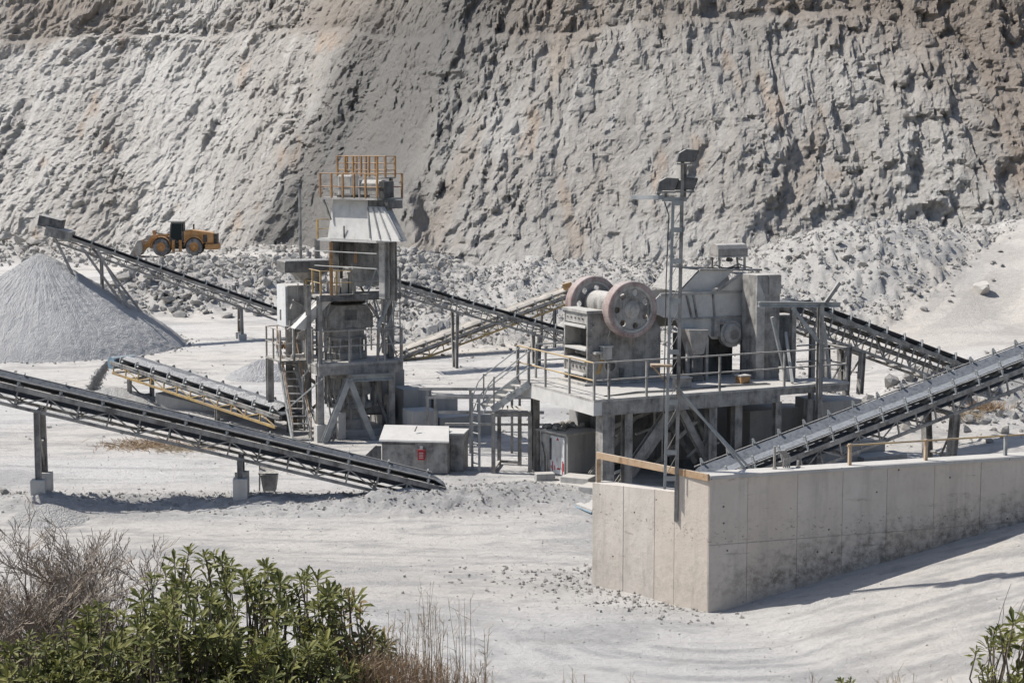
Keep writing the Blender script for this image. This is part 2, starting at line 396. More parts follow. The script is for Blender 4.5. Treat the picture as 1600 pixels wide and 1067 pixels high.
def rubble(x, y):
    bk = sstep(105, 112, y + 2.5 * fbm(x * .12, y * .12, 1.0, 2)) * sstep(-31, -25, x) * sstep(140, 126, y) * sstep(-1, -9, x)
    hp = np.exp(-((x - 21.5) / 9.5) ** 2 - ((y - 106) / 10.0) ** 2)
    mid = sstep(89, 95, y + 2 * fbm(x * .2, y * .2, 7.0, 2)) * sstep(-14, -6, x) * sstep(34, 24, x + 0 * y)
    rt = sstep(11.5, 15, x) * np.exp(-((y - 71.5 - .35 * (x - 14)) / 6.5) ** 2)
    far = sstep(150, 165, y) * sstep(-8, -16, x) * .9 * (1 - np.exp(-((x + 33) / 7) ** 2 - ((y - 168) / 5) ** 2))
    rd = np.abs((x - 20) * .80 - (y - 84) * .60); road = sstep(5.6, 4.2, rd + 1.2 * fbm(x * .2, y * .2, 33.0, 2)) * sstep(12, 15, x)
    return np.clip(bk + mid * .9 + 1.4 * hp + rt * 1.8 + far, 0, 1) * (1 - road)
def gz(x, y): return float(height(np.array([x]), np.array([y]))[0])
def build_ground():
    ys = [-12.0]
    while ys[-1] < 330:
        y = ys[-1]; ys.append(y + (.6 if y < 28 else .105 + max(0, y - 34) * .0034 if y < 190 else 4.0))
    xs = list(np.arange(-24, 24.01, .125))
    a = 24.0
    while a < 190:
        a += .125 + (a - 24) * .018; xs = [-a] + xs + [a]
    xs, ys = np.array(xs), np.array(ys)
    X, Y = np.meshgrid(xs, ys); Z = height(X, Y)
    nx, ny = len(xs), len(ys)
    I = np.arange(nx * ny).reshape(ny, nx)
    F = np.stack([I[:-1, :-1], I[:-1, 1:], I[1:, 1:], I[1:, :-1]], -1).reshape(-1, 4)
    rub = rubble(X, Y)[..., None]
    n1 = fbm(X * .05, Y * .08, 1.0, 3); n2 = fbm(X * .22, Y * .42, 4.0, 5); n3 = fbm(X * .5 + Y * .1, Y * 1.9, 6.0, 4)
    g = sstep(.04, .34, n2) * .75
    g = np.maximum(g, .8 * sstep(.05, .3, n3) * sstep(-.2, .2, n1))
    spill = np.exp(-((Y - 50.2) / 1.5) ** 2) * sstep(1.5, -2, X) + np.exp(-((X + .6) / 3.2) ** 2 - ((Y - 51) / 2.2) ** 2)
    pt = 0
    for cx, cy, rx, ry in ((-6, 42.5, 3.0, .9), (-2.5, 41.0, 2.4, 1.2), (1.2, 40.6, 1.6, 1.3), (-3.2, 38.6, 2.6, .8), (3.0, 38.2, 1.8, .6), (-14, 68, 3, 2), (-1, 66, 6, 3)):
        pt = np.maximum(pt, np.exp(-((X - cx) / rx) ** 2 - ((Y - cy) / ry) ** 2))
    al = (X - WC.x) * _wd.x + (Y - WC.y) * _wd.y; pr = (X - WC.x) * _wn.x + (Y - WC.y) * _wn.y; rr_ = np.where(al > 0, pr, np.hypot(al, pr))
    wob = .35 * fbm(X * .12, Y * .12, 13.0, 3); lane = (rr_ + wob) / .36; li = np.floor(lane).astype(int); lf_ = lane - li
    on = _RV[(li * 37) & 4095][..., 0] > .45; trk = on * sstep(.0, .25, lf_) * sstep(1.0, .7, lf_) * sstep(-.35, .1, fbm(al * .35, pr * 1.5, 23.0, 3)) * sstep(1.0, 1.8, rr_) * sstep(10.5, 8, rr_) * sstep(-1, .5, pr)
    lane = (Y + .10 * X + 2.2 * fbm(X * .045, Y * .03, 17.0, 2)) / .42; li = np.floor(lane).astype(int); lf_ = lane - li
    trk2 = (_RV[(li * 53) & 4095][..., 1] > .5) * sstep(0, .25, lf_) * sstep(1, .7, lf_) * sstep(-.15, .2, fbm(X * .12, Y * .9, 27.0, 3)) * sstep(40.5, 42, Y) * sstep(86, 70, Y)
    arc = np.hypot((X + 6.5) / 1.5, (Y - 33.5)); ra = np.sin(arc * 7.5 + n1 * 2) * sstep(2.5, 4, arc) * sstep(9.5, 7, arc)
    g = np.maximum(g, .8 * trk); g = np.maximum(g, .75 * trk2); g = np.maximum(g, .6 * sstep(.3, .9, ra + 1.2 * n2) * sstep(2, -1, X))
    ln = (((X - 20) * .80 - (Y - 84) * .60) + .8 * fbm(X * .08, Y * .08, 35.0, 2)) / .8; li = np.floor(ln).astype(int)
    g = np.maximum(g, .8 * (_RV[(li * 71) & 4095][..., 2] > .45) * sstep(-.1, .2, fbm(X * .15, Y * .15, 37.0, 3)) * sstep(12, 16, X) * sstep(76, 82, Y))
    g = np.clip(np.maximum(g, np.maximum(.9 * np.clip(spill, 0, 1), pt * (.55 + .8 * n2))), 0, 1)[..., None]
    warm = sstep(-.15, .3, n1 + .12 * sstep(36, 31, Y) + .15 * sstep(2, 10, X) * sstep(44, 36, Y))[..., None]
    T = np.array([.60, .588, .57]) * (1 - warm) + np.array([.61, .577, .533]) * warm
    T = T * (1 - .8 * g) + np.array([.315, .315, .318]) * (.8 * g)
    T = T * (1 - .8 * rub) + np.array([.36, .35, .335]) * (.8 * rub)
    hr = (sstep(12, 16, X) * sstep(78, 86, Y) * sstep(7, 4.5, np.abs((X - 20) * .80 - (Y - 84) * .60)))[..., None]; T = T * (1 - .5 * hr) + np.array([.47, .425, .37]) * (.5 * hr)
    em = sstep(31, 26, Y)[..., None]; T = T * (1 - em) + np.array([.30, .27, .22]) * em
    o = link('ground', np_mesh('ground', np.stack([X, Y, Z], -1).reshape(-1, 3), F, True, T), None, M['ground'])
    tag(o, 'white limestone dust floor of the quarry yard with wheel tracks', 'ground', kind='structure')
build_ground()

def face_foot(x):      # plan of the foot of the rock face
    return np.interp(x, [-130, -60, -36, -27, -21, -13, -6, 2, 12, 24, 34, 48, 70, 130], [215, 197, 183, 176, 170, 150, 128, 121, 115, 110, 107, 104, 108, 130])
def build_cliff():
    xs = [-45.0]
    while xs[-1] < 44: xs.append(xs[-1] + (.19 if xs[-1] < -12 else .135))
    xs = list(np.arange(-130, -75, 1.2)) + list(np.arange(-75, -45, .28)) + xs + list(np.arange(44.3, 56, .3)) + list(np.arange(57, 130, 1.3))
    hs = list(np.arange(-3, 27, .17)) + list(np.arange(27, 62, .5))
    X, Hh = np.meshgrid(np.array(xs), np.array(hs))
    wx = X + 1.6 * fbm(X * .12, Hh * .12, 5.0, 3); wh = Hh + 1.6 * fbm(X * .12, Hh * .12, 8.0, 3)
    foot = face_foot(X)
    bench = np.interp(X, [-130, -40, -20, -8, 4, 16, 26, 34, 60, 130], [24.0, 24.0, 23.0, 19.8, 19.4, 20.2, 20.3, 17.0, 12.0, 12]) + 1.5 * fbm(X * .07, 0 * X, 2.0, 4)
    Y = foot + np.minimum(Hh, bench) * 1.0 + np.maximum(0, Hh - bench) * .70
    Y = Y + (.8 + 1.2 * sstep(-.2, .3, fbm(X * .06, 0 * X, 9.0, 3))) * sstep(-.35, .35, Hh - bench)                        # ledge of the bench
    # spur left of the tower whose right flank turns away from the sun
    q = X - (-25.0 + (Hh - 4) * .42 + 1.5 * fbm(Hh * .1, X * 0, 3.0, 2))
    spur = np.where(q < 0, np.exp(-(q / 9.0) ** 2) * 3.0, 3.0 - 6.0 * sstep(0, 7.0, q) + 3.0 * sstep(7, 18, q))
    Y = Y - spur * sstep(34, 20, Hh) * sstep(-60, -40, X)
    Y = Y - 3.0 * fbm(X * .045, Hh * .03, 1.0, 3)
    # slanting ribs, gullies, soft slopes and broken blocks
    sh_ = .10 + .26 * sstep(6, -18, X) + .18 * fbm(X * .03, Hh * .03, 61.0, 2)
    rx, rh = wx - wh * sh_ + .30 * fbm(X * .9, Hh * .7, 63.0, 2), wh + .35 * fbm(X * .8, Hh * .8, 65.0, 2)
    gl = ridged(rx * .12, Hh * .028, 4.0, 3); Y = Y - 1.2 * gl
    g2 = fbm(rx * .42, rh * .085, 7.0, 4); Y = Y - .5 * g2 - .2 * ridged(rx * .55, rh * .12, 5.0, 4)
    rgh = .70 + .7 * sstep(-.15, .30, fbm(X * .07, Hh * .09, 12.0, 3))
    rgh = np.maximum(rgh, 1.25 * sstep(24, 40, X + Hh * .8)); rgh = np.maximum(rgh, 1.0 * sstep(-.5, 1.0, Hh - bench))
    for (sx, sy, am, sd, ti) in ((4.4, 6.2, .62, 1, 1.9), (1.7, 2.4, .58, 2, 2.0), (.85, 1.1, .52, 4, 2.0), (.46, .56, .36, 6, 2.0)):
        Y = Y - am * rgh * bosses(rx / sx, rh / sy, sd, ti)
    for sx, sy, am, sd in ((1.35, 1.9, .17, 31), (.62, .8, .15, 33)): Y = Y - am * rgh * facets(rx / sx, rh / sy, sd, 1.0, 1.7)[0]
    Y = Y - .34 * fbm(rx * .9, rh * .42, 3.0, 4) - .10 * ridged(rx * 2.0, rh * 1.0, 2.0, 3)
    # buttress added behind the tower to make a shaded right flank
    ed2 = X + 5.3 + (Hh - 1) * .38 + .5 * fbm(Hh * .5, X * .3, 18.0, 2); Y = Y - 6.5 * sstep(11, 6, Hh) * sstep(-24, -14, X) * sstep(.6, -.9, ed2)
    k = X - (31 + Hh * .7 + 1.3 * fbm(Hh * .15, 0 * X + 31, 1.0, 3)); Y = Y + .8 * np.exp(-(k / .5) ** 2) * sstep(2, 8, Hh)
    # colours of the rock: pale limestone, grey zones, painted spur shade, rusty streaks, weathered brown top
    n1 = fbm(X * .06, Hh * .07, 1.0, 4)[..., None]; n2 = fbm((X - Hh * .36) * .30, Hh * .12, 3.0, 5)[..., None]; n3 = fbm((X - .36 * Hh) * .16, Hh * .04, 8.0, 4)[..., None]; n4 = fbm((X - Hh * .36) * .8, Hh * .10, 14.0, 4)[..., None]
    lerp = lambda a, c, f: a * (1 - f) + np.array(c) * f
    T = lerp(np.zeros(X.shape + (3,)) + np.array([.43, .405, .375]), [.545, .525, .495], sstep(-.15, .25, n1))
    T = lerp(T, [.33, .313, .292], .6 * sstep(.02, .35, n2))
    T = lerp(T, [.62, .605, .58], .55 * sstep(.10, .38, n4)); T = lerp(T, [.33, .305, .28], .45 * sstep(.12, .40, -n4))
    T = lerp(T, [.42, .34, .265], .6 * sstep(.02, .30, n3) * sstep(-24, -6, X)[..., None])
    T = lerp(T, [.46, .34, .245], .6 * sstep(.22, .42, fbm(X * .35, Hh * .16, 21.0, 4))[..., None])
    top = sstep(-2.0, 1.2, Hh - bench + 2.5 * fbm(X * .2, Hh * .2, 6.0, 3))[..., None] * (.35 + .65 * sstep(-.25, .2, fbm(X * .05, Hh * .03, 30.0, 2) + .25 * sstep(0, 26, X) - .3 * np.exp(-((X + 25) / 9) ** 2))[..., None])
    T = lerp(T, [.235, .195, .16], .85 * top)
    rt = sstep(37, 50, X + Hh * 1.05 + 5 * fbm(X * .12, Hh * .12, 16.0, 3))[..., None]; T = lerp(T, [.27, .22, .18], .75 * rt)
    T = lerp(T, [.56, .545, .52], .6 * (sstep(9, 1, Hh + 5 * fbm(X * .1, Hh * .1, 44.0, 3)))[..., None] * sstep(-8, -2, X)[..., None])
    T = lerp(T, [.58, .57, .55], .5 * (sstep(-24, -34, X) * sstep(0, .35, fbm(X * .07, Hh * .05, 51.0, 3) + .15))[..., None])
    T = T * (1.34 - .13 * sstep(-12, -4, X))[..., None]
    flank_shade = (sstep(-2.5, 3.5, q) * sstep(22, 12, q) * sstep(30, 20, Hh))[..., None]; T = lerp(T, [.15, .148, .147], .9 * flank_shade)  # shade right of the spur, darkened into the rock colour
    ny, nx = X.shape
    I = np.arange(nx * ny).reshape(ny, nx)
    F = np.stack([I[:-1, :-1], I[:-1, 1:], I[1:, 1:], I[1:, :-1]], -1).reshape(-1, 4)
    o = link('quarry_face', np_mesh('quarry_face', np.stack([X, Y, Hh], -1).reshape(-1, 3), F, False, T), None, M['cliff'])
    tag(o, 'tall broken limestone quarry face with a narrow bench near its top', 'rock face', kind='structure')
build_cliff()
# ---------------------------------------------------------------- concrete retaining wall
def wall_run(t, a, b, ztop_a, ztop_b, zbot, joints, rows, thick, nrm, mat):
    """formwork panels proud of a recessed core"""
    a, b = Vector(a), Vector(b); d = (b - a); Ln = d.length; d.normalize()
    core = MB()
    P = [a - nrm * .02 + Vector((0, 0, zbot)), b - nrm * .02 + Vector((0, 0, zbot)), b - nrm * .02 + Vector((0, 0, ztop_b - .004)), a - nrm * .02 + Vector((0, 0, ztop_a - .004))]
    core.prism(P, -nrm * (thick - .02)); core.build('wall_core', mat, t, world=True)
    g = .004
    for i in range(len(joints) - 1):
        s0, s1 = joints[i] + g, joints[i + 1] - g
        zt = lambda s: ztop_a + (ztop_b - ztop_a) * s / Ln
        rr = [zbot] + [r for r in rows] + [None]
        for k in range(len(rr) - 1):
            jit = rnd.uniform(-.006, .006)
            z0 = rr[k] + (g if k else 0)
            za, zb = (zt(s0), zt(s1)) if rr[k + 1] is None else (rr[k + 1] - g, rr[k + 1] - g)
            Q = [a + d * s0 + Vector((0, 0, z0)), a + d * s1 + Vector((0, 0, z0)), a + d * s1 + Vector((0, 0, zb)), a + d * s0 + Vector((0, 0, za))]
            MB().prism([q - nrm * (.05) for q in Q], nrm * (.05 + jit)).build('panel', mat, t, world=True, bevel=.006)
rw = thing('retaining_wall', 'tall weathered concrete retaining wall with board marks in the right foreground', 'wall', WC)
Lw = (WR2 - WC).length
wall_run(rw, WC, WR2, 3.05, 3.05, -.3, [0.0, 0.95, 2.2, 3.35, 4.5, 5.75, 7.0, 8.2, 9.5, 11, 12.5, 14, Lw], [1.55], .42, _wn, M['conc_wall'])
LL = (WL - WC).length; lN = Vector((-abs(_ld.y), -abs(_ld.x), 0)).normalized(); lN = _ln if _ln.y < 0 else -_ln
W1 = WC + _ld * 1.05
wall_run(rw, WC, W1, 3.02, 3.02, -.3, [0.02, 1.05], [], .40, lN, M['conc_wall'])
wall_run(rw, W1, WL, 2.62, 2.45, -.3, [0, .62, 1.62, LL - 1.05], [], .40, lN, M['conc_wall'])
# cap of the road side and the curved corner strip
cap = MB(); cap.prism([WC + _wn * .05 + Vector((0, 0, 3.053)), WR2 + _wn * .05 + Vector((0, 0, 3.053)), WR2 - _wn * .5 + Vector((0, 0, 3.053)), WC - _wn * .5 + Vector((0, 0, 3.053))], (0, 0, .09))
cap.build('coping', M['conc'], rw, world=True, bevel=.01)
# timber rail
tr_ = thing('timber_rail', 'weathered orange timber handrail above the short concrete wall', 'railing', WL + Vector((0, 0, 2.45)))
p0 = WL + lN * -.15 + Vector((0, 0, 3.10)); p1 = WC + lN * .03 + Vector((0, 0, 3.10))
MB().beam(p0, p1, .06, .16).build('rail', M['wood'], tr_, world=True, bevel=.006)
MB().beam(WL - lN * .15 - _ld * .06 + Vector((0, 0, 2.45)), WL - lN * .15 - _ld * .06 + Vector((0, 0, 3.02)), .1, .1).build('post', M['wood'], tr_, world=True)
MB().beam(W1 - lN * .12 + _ld * .02 + Vector((0, 0, 2.6)), W1 - lN * .12 + _ld * .02 + Vector((0, 0, 3.02)), .1, .1).build('post', M['wood'], tr_, world=True)
wr_ = thing('wall_guard_rail', 'thin rusty guard rail on posts along the top of the long concrete wall', 'railing', WC + _wd * 3.6 - _wn * .2 + Vector((0, 0, 3.14)))
zp = 3.143
for s_, mt in ((3.62, 'wood'), (5.62, 'wood'), (7.78, 'galv'), (10, 'wood'), (12.4, 'galv')):
    b_ = WC + _wd * s_ - _wn * .2
    MB().beam(b_ + Vector((0, 0, zp)), b_ + Vector((0, 0, zp + .50)), .07, .07, (_wn.x, _wn.y, 0)).build('post', M[mt], wr_, world=True)
MB().tube(WC + _wd * 3.55 - _wn * .2 + Vector((0, 0, zp + .46)), WC + _wd * 14 - _wn * .2 + Vector((0, 0, zp + .5)),   .022).build('rail', M['yellow'], wr_, world=True)
# bits of old pipework standing on the coping
for k, (s_, h_, lab) in enumerate(((1.75, .52, 'rusty upright pipe stub on the coping beside the rusty coil'), (2.35, .16, 'short pipe stub on the coping right of the rusty coil'))):
    b_ = WC + _wd * s_ - _wn * .3
    t_ = MB().tube(b_ + Vector((0, 0, zp)), b_ + Vector((0, 0, zp + h_)), .03); t_.tube(b_ + Vector((0, 0, zp)), b_ + Vector((0, 0, zp + .03)), .06)
    tag(t_.build('pipe_stub', M['steel_rusty']), lab, 'pipe')
b_ = WC + _wd * 2.0 - _wn * .35 + Vector((0, 0, zp))
hz = MB()
for k in range(4):
    o_ = _wd * (.05 * k); hz.path([b_ + o_ + Vector((0, 0, 0)), b_ + o_ + _wd * .02 + Vector((0, 0, .25)), b_ + o_ - _wd * .12 + Vector((0, 0, .40)), b_ + o_ - _wd * .22 + Vector((0, 0, .36))], .018)
tag(hz.build('steel_hoops', M['steel_rusty']), 'bunch of rusty bent reinforcing bars on the coping', 'steel bars')

# ---------------------------------------------------------------- lighting mast on the short wall
mb = W1 + lN * .12 + _ld * .02
ms = thing('light_mast', 'tall galvanised lattice mast with three floodlights on the short wall', 'light mast', mb + Vector((0, 0, 1.95)))
a_, b2 = _ld * .17, _ld * -.17
ex = Vector((1, 0, 0))
for sgn, z1, w_ in ((-1, 9.35, .06), (1, 10.15, .075)):
    MB().ibeam(mb + ex * (.13 * sgn) + Vector((0, 0, 1.95 if sgn > 0 else 2.7)), mb + ex * (.10 * sgn) + Vector((.10, 0, z1)), w_, .10, (0, 1, 0), .016).build('upright', M['galv'] if sgn < 0 else M['steel'], ms, world=True)
for z_ in (2.95, 3.55, 4.7, 5.85, 7.0, 7.9, 8.6, 9.2):
    MB().box(mb + Vector((.014 * (z_ - 2), -.055, z_)), (.22, .015, .11)).build('batten_plate', M['galv'], ms, world=True)
lat = MB(); z_ = 3.0
while z_ < 9.0:
    lat.beam(mb + Vector((-.1, .055, z_)), mb + Vector((.16, .055, z_ + .5)), .03, .012); z_ += .55
lat.build('lacing_bars', M['steel'], ms, world=True)
top = mb + Vector((.1, 0, 9.28))
ar = MB(); ar.beam(top + Vector((-.35, 0, 0)), top + Vector((.2, 0, 0)), .08, .09); ar.build('cross_arm', M['galv'], ms, world=True)
lp = MB()
for i in range(6):
    x0, x1 = -1.05 + i * .12, -1.05 + (i + 1) * .12; w0 = .05 + .11 * math.sin(math.pi * (i + .0) / 6.5); w1 = .05 + .11 * math.sin(math.pi * (i + 1) / 6.5)
    lp.add([top + Vector((x0, -w0, .0)), top + Vector((x0, w0, .0)), top + Vector((x0, w0 * .6, .09)), top + Vector((x0, -w0 * .6, .09)), top + Vector((x1, -w1, .0)), top + Vector((x1, w1, .0)), top + Vector((x1, w1 * .6, .09)), top + Vector((x1, -w1 * .6, .09))],
           [(0, 1, 2, 3), (7, 6, 5, 4), (0, 4, 5, 1), (1, 5, 6, 2), (2, 6, 7, 3), (3, 7, 4, 0)])
lp.build('street_lantern', M['galv'], ms, world=True)
def flood(c):
    c = Vector(c); h = MB()
    prof = [(-.22, 0), (.18, 0), (.27, .27), (-.01, .29), (-.16, .20)]
    h.prism([c + Vector((x, -.14, z)) for x, z in prof], (0, .28, 0)); o = h.build('floodlight', M['steel_dark'], ms, world=True, bevel=.012)
    MB().prism([c + Vector((.19, -.12, .02)), c + Vector((.272, -.12, .25)), c + Vector((.282, -.12, .25)), c + Vector((.20, -.12, .02))], (0, .24, 0)).build('lens', M['lamp_glass'], o, world=True)
    y = MB(); y.bx(c.x - .22, c.x + .2, c.y - .16, c.y + .16, c.z - .06, c.z - .025); y.tube(c + Vector((0, 0, -.2)), c + Vector((0, 0, -.03)), .03); y.build('bracket', M['steel'], o, world=True)
flood(top + Vector((.17, 0, .83))); flood(top + Vector((-.26, .05, .20))); flood(top + Vector((.17, .12, .21)))
MB().tube(top + Vector((.17, .12, -.0)), top + Vector((.17, .0, .75)), .03).build('spigot', M['steel'], ms, world=True)
MB().path([top + Vector((-.3, -.02, -.05)), top + Vector((-.2, -.04, -.35)), mb + Vector((-.15, -.08, 7.5)), mb + Vector((-.17, -.08, 5.2)), mb + Vector((-.2, -.08, 3.3))], .014, 5).build('cable', M['dark'], ms, world=True)
MB().bx(mb.x - .48, mb.x + .0, mb.y - .2, mb.y + .1, 5.52, 5.57).build('step_board', M['wood'], ms, world=True)
MB().beam(mb + Vector((-.42, -.05, 5.5)), mb + Vector((-.1, -.05, 5.15)), .03, .03).build('step_bracket', M['wood'], ms, world=True)
for k in range(2):
    q = WC + _wd * (1.15 + k * .18) - _wn * (.5 + .15 * k) + Vector((0, 0, 3.1))
    MB().tube(mb + Vector((.12, .05 + .05 * k, 5.05 - .1 * k)), q, .028).build('stay_tube', M['galv'], ms, world=True)

# ---------------------------------------------------------------- jaw crusher platform
J = Frame((2.72, 50.91), R(26))
def railing(t, pts, posts, h=1.1, mats=('steel_rusty', 'steel'), r=.026, mids=(.52,)):
    """pts: base polyline in the frame of t; posts: list of base points"""
    for p in posts:
        p = Vector(p); MB().beam(p, p + Vector((0, 0, h)), .06, .06, (1, 0, 0)).build('post', M[mats[1]], t)
    for a, b in zip(pts[:-1], pts[1:]):
        for f_ in (1.0,) + tuple(mids):
            MB().tube(Vector(a) + Vector((0, 0, h * f_)), Vector(b) + Vector((0, 0, h * f_)), r).build('handrail' if f_ == 1 else 'midrail', M[mats[0]], t)
pf = J.thing('crusher_platform', 'raised steel deck on columns carrying the jaw crusher', 'platform', (0, 0, 0))
MB().bx(-.32, 9.0, 0, 1.3, 2.92, 3.0).build('deck', M['steel_light'], pf)
MB().bx(-.32, 8.0, 1.302, 5.3, 2.92, 2.998).build('deck', M['steel_light'], pf)
MB().bx(-.02, 6.35, .02, .32, 2.5, 2.918).build('front_beam', M['steel'], pf)
MB().bx(-.32, -.03, .02, 5.3, 2.52, 2.918).build('side_beam', M['white_plate'], pf)
MB().bx(6.36, 9.0, .05, .2, 2.72, 2.916).build('front_beam', M['steel'], pf)
for v_ in (2.0, 3.6, 5.0): MB().ibeam((-.02, v_, 2.72), (8.0, v_, 2.72), .2, .38).build('joist', M['steel_dark'], pf)
for u_, v_, w_ in ((.95, .25, .26), (3.94, .25, .28), (4.95, .35, .26), (6.39, .25, .22), (.2, 4.9, .22), (4.2, 3.0, .26), (7.6, .25, .22)):
    MB().ibeam((u_, v_, -.1), (u_, v_, 2.5), w_, w_, (0, 1, 0), .03).build('column', M['steel'], pf)
MB().bx(.02, .42, .06, .5, -.1, 2.498).build('corner_pier', M['steel'], pf)
for a, b, w_ in (((2.6, .5, 2.45), (.7, .5, .1), .26), ((2.95, .6, 2.45), (1.3, .6, .5), .2), ((2.95, .45, 2.45), (4.1, .45, .5), .22), ((.9, 1.2, 1.9), (2.6, 1.2, 2.4), .12), ((4.0, 1.5, 2.3), (5.6, 2.6, .2), .14), ((1.0, 2.6, .2), (3.0, 2.6, 2.4), .16), ((3.2, 2.5, 2.4), (4.8, 2.5, .3), .16)):
    MB().ibeam(a, b, w_, w_ * .8, (0, 1, 0)).build('brace', M['steel'], pf)
railing(pf, [(-.3, .03, 3), (1.5, .03, 3), (4.1, .03, 3), (6.5, .03, 3), (8.9, .03, 3)], [(-.3, .03, 3), (.2, .03, 3), (1.5, .03, 3), (4.1, .03, 3), (6.5, .03, 3), (8.9, .03, 3)])
railing(pf, [(-.3, .05, 3), (-.3, 1.6, 3), (-.3, 3.2, 3), (-.3, 5.2, 3)], [(-.3, 1.6, 3), (-.3, 3.2, 3), (-.3, 4.4, 3), (-.3, 5.2, 3)], mats=('yellow', 'steel'))
railing(pf, [(8.9, .05, 3), (8.9, 1.3, 3)], [(8.9, 1.28, 3)], mats=('steel_rusty', 'steel_rusty'))
railing(pf, [(.4, 5.25, 3), (2.6, 5.25, 3)], [(.4, 5.25, 3), (2.6, 5.25, 3)], mats=('galv', 'steel'))
# landing frame and stair up to the left end of the platform
fp = [G(771, 739), G(828, 738), G(812, 728), G(780, 726)]
LZ = 1.95
lf = thing('landing_frame', 'open steel landing frame on four legs left of the kiosk', 'frame', fp[0])
for q in fp: MB().ibeam(q - Vector((0, 0, .15)), q + Vector((0, 0, LZ - .1)), .13, .13, (0, 1, 0), .02).build('leg', M['steel'], lf, world=True)
for i, j in ((0, 1), (1, 2), (2, 3), (3, 0)):
    MB().beam(fp[i] + Vector((0, 0, LZ - .05)), fp[j] + Vector((0, 0, LZ - .05)), .12, .12).build('cross_beam', M['steel'], lf, world=True)
MB().beam(fp[3] + Vector((0, 0, .12)), fp[2] + Vector((0, 0, .12)), .1, .08).build('cross_beam', M['steel'], lf, world=True)
MB().beam(fp[3] + Vector((0, 0, .12)), fp[0] + Vector((0, 0, .10)), .08, .08).build('cross_beam', M['steel'], lf, world=True)
for k in range(5):
    f_ = .12 + .19 * k; MB().beam(fp[0].lerp(fp[1], f_) + Vector((0, 0, LZ + .03)), fp[3].lerp(fp[2], f_) + Vector((0, 0, LZ + .03)), .2, .035).build('plank', M['steel_light'], lf, world=True)
st = thing('access_stair', 'short steel stair with handrails up to the jaw crusher platform', 'stair', fp[0] + Vector((0, 0, LZ)))
sa, sb = A(769, 640, 55.0), J.w(-.36, 4.2, 2.98); of = J.v * .78
for o_ in (Vector((0, 0, 0)), of): MB().beam(sa + o_, sb + o_, .05, .22).build('stringer', M['galv'], st, world=True)
for k in range(5): p = sa.lerp(sb, (k + .6) / 5.4); MB().beam(p + of * .03, p + of * .97, .24, .035).build('tread', M['steel_light'], st, world=True)
for o_ in (Vector((0, 0, 0)), of):
    for h_ in (.5, 1.0): MB().path([sa + o_ + Vector((-.28, 0, h_ - .62)), sa + o_ + Vector((-.12, 0, h_ - .2)), sa + o_ + Vector((.05, 0, h_)), sb + o_ + Vector((0, 0, h_ + .05))], .024).build('handrail', M['galv'], st, world=True)
    for f_ in (.05, 1): p = sa.lerp(sb, f_); MB().beam(p + o_, p + o_ + Vector((0, 0, 1.03)), .05, .05, (1, 0, 0)).build('post', M['steel'], st, world=True)
la = thing('ladder', 'upright steel ladder left of the landing frame', 'ladder', G(743, 735))
lp_ = [G(738, 734), G(749, 737)]
for q in lp_: MB().beam(q - Vector((0, 0, .1)), q + Vector((0, 0, 2.55)), .08, .08, (0, 1, 0)).build('rail', M['galv'], la, world=True)
for k in range(7): MB().tube(lp_[0] + Vector((0, 0, .25 + .33 * k)), lp_[1] + Vector((0, 0, .25 + .33 * k)), .022).build('rung', M['galv'], la, world=True)
wk = thing('low_walkway', 'long low steel walkway with pipes running left behind the ladder', 'walkway', G(700, 700))
for k, (y0_, z_, r_) in enumerate(((58.6, 2.25, .05), (58.6, 1.95, .04), (60.2, 1.75, .07), (60.2, 1.2, .05), (59.4, .9, .04))):
    MB().beam(Vector((A(655 + 10 * k, 600, y0_).x, y0_, z_)), Vector((A(850, 600, y0_).x, y0_ - .3, z_ + .03)), r_ * 2, r_ * 2).build('pipe_rail', M['steel_light'], wk, world=True)
for px_ in (668, 735, 800): MB().beam(Vector((A(px_, 600, 58.6).x, 58.6, -.1)), Vector((A(px_, 600, 58.6).x, 58.6, 2.25)), .09, .09, (0, 1, 0)).build('post', M['steel'], wk, world=True); MB().beam(Vector((A(px_ + 12, 600, 60.2).x, 60.2, -.1)), Vector((A(px_ + 12, 600, 60.2).x, 60.2, 1.8)), .09, .09, (0, 1, 0)).build('post', M['steel'], wk, world=True)

# ---------------------------------------------------------------- jaw crusher
jc = J.thing('jaw_crusher', 'grey jaw crusher with two large red-rimmed flywheels', 'crusher', (2.3, 3.6, 3.0))
V0, V1 = 2.85, 4.45
plate = [(1.0, 3.08), (3.65, 3.08), (3.65, 4.72), (3.3, 5.26), (1.0, 5.26)]
for v_ in (V0, V1 - .09): MB().prism([(u_, v_, z_) for u_, z_ in plate], (0, .09, 0)).build('side_plate', M['steel'], jc, bevel=.012)
MB().bx(.85, 3.8, V0 - .12, V1 + .12, 3.003, 3.078).build('base_frame', M['steel_light'], jc)
MB().bx(.95, 1.5, V0 - .03, V1 + .03, 5.263, 5.36).build('top_plate', M['steel_light'], jc, bevel=.01)
MB().bx(1.02, 1.12, V0 + .092, V1 - .092, 4.92, 5.255).build('end_plate', M['steel_light'], jc)
MB().bx(.96, 1.35, V0 + .092, V1 - .092, 4.80, 4.88).build('rib', M['white_plate'], jc)
MB().bx(.98, 1.5, V0 + .092, V1 - .092, 4.08, 4.14).build('rib', M['white_plate'], jc)
MB().bx(.94, 1.4, V0 + .092, V1 - .092, 3.72, 3.80).build('rib', M['white_plate'], jc)
MB().bx(1.02, 1.1, V0 + .092, V1 - .092, 3.38, 3.718).build('lower_plate', M['steel'], jc)
MB().bx(.9, 1.3, V0 + .092, V1 - .092, 3.30, 3.37).build('rib', M['white_plate'], jc)
MB().bx(2.0, 2.1, V0 + .092, V1 - .092, 3.08, 5.2).build('inner_plate', M['dark'], jc)
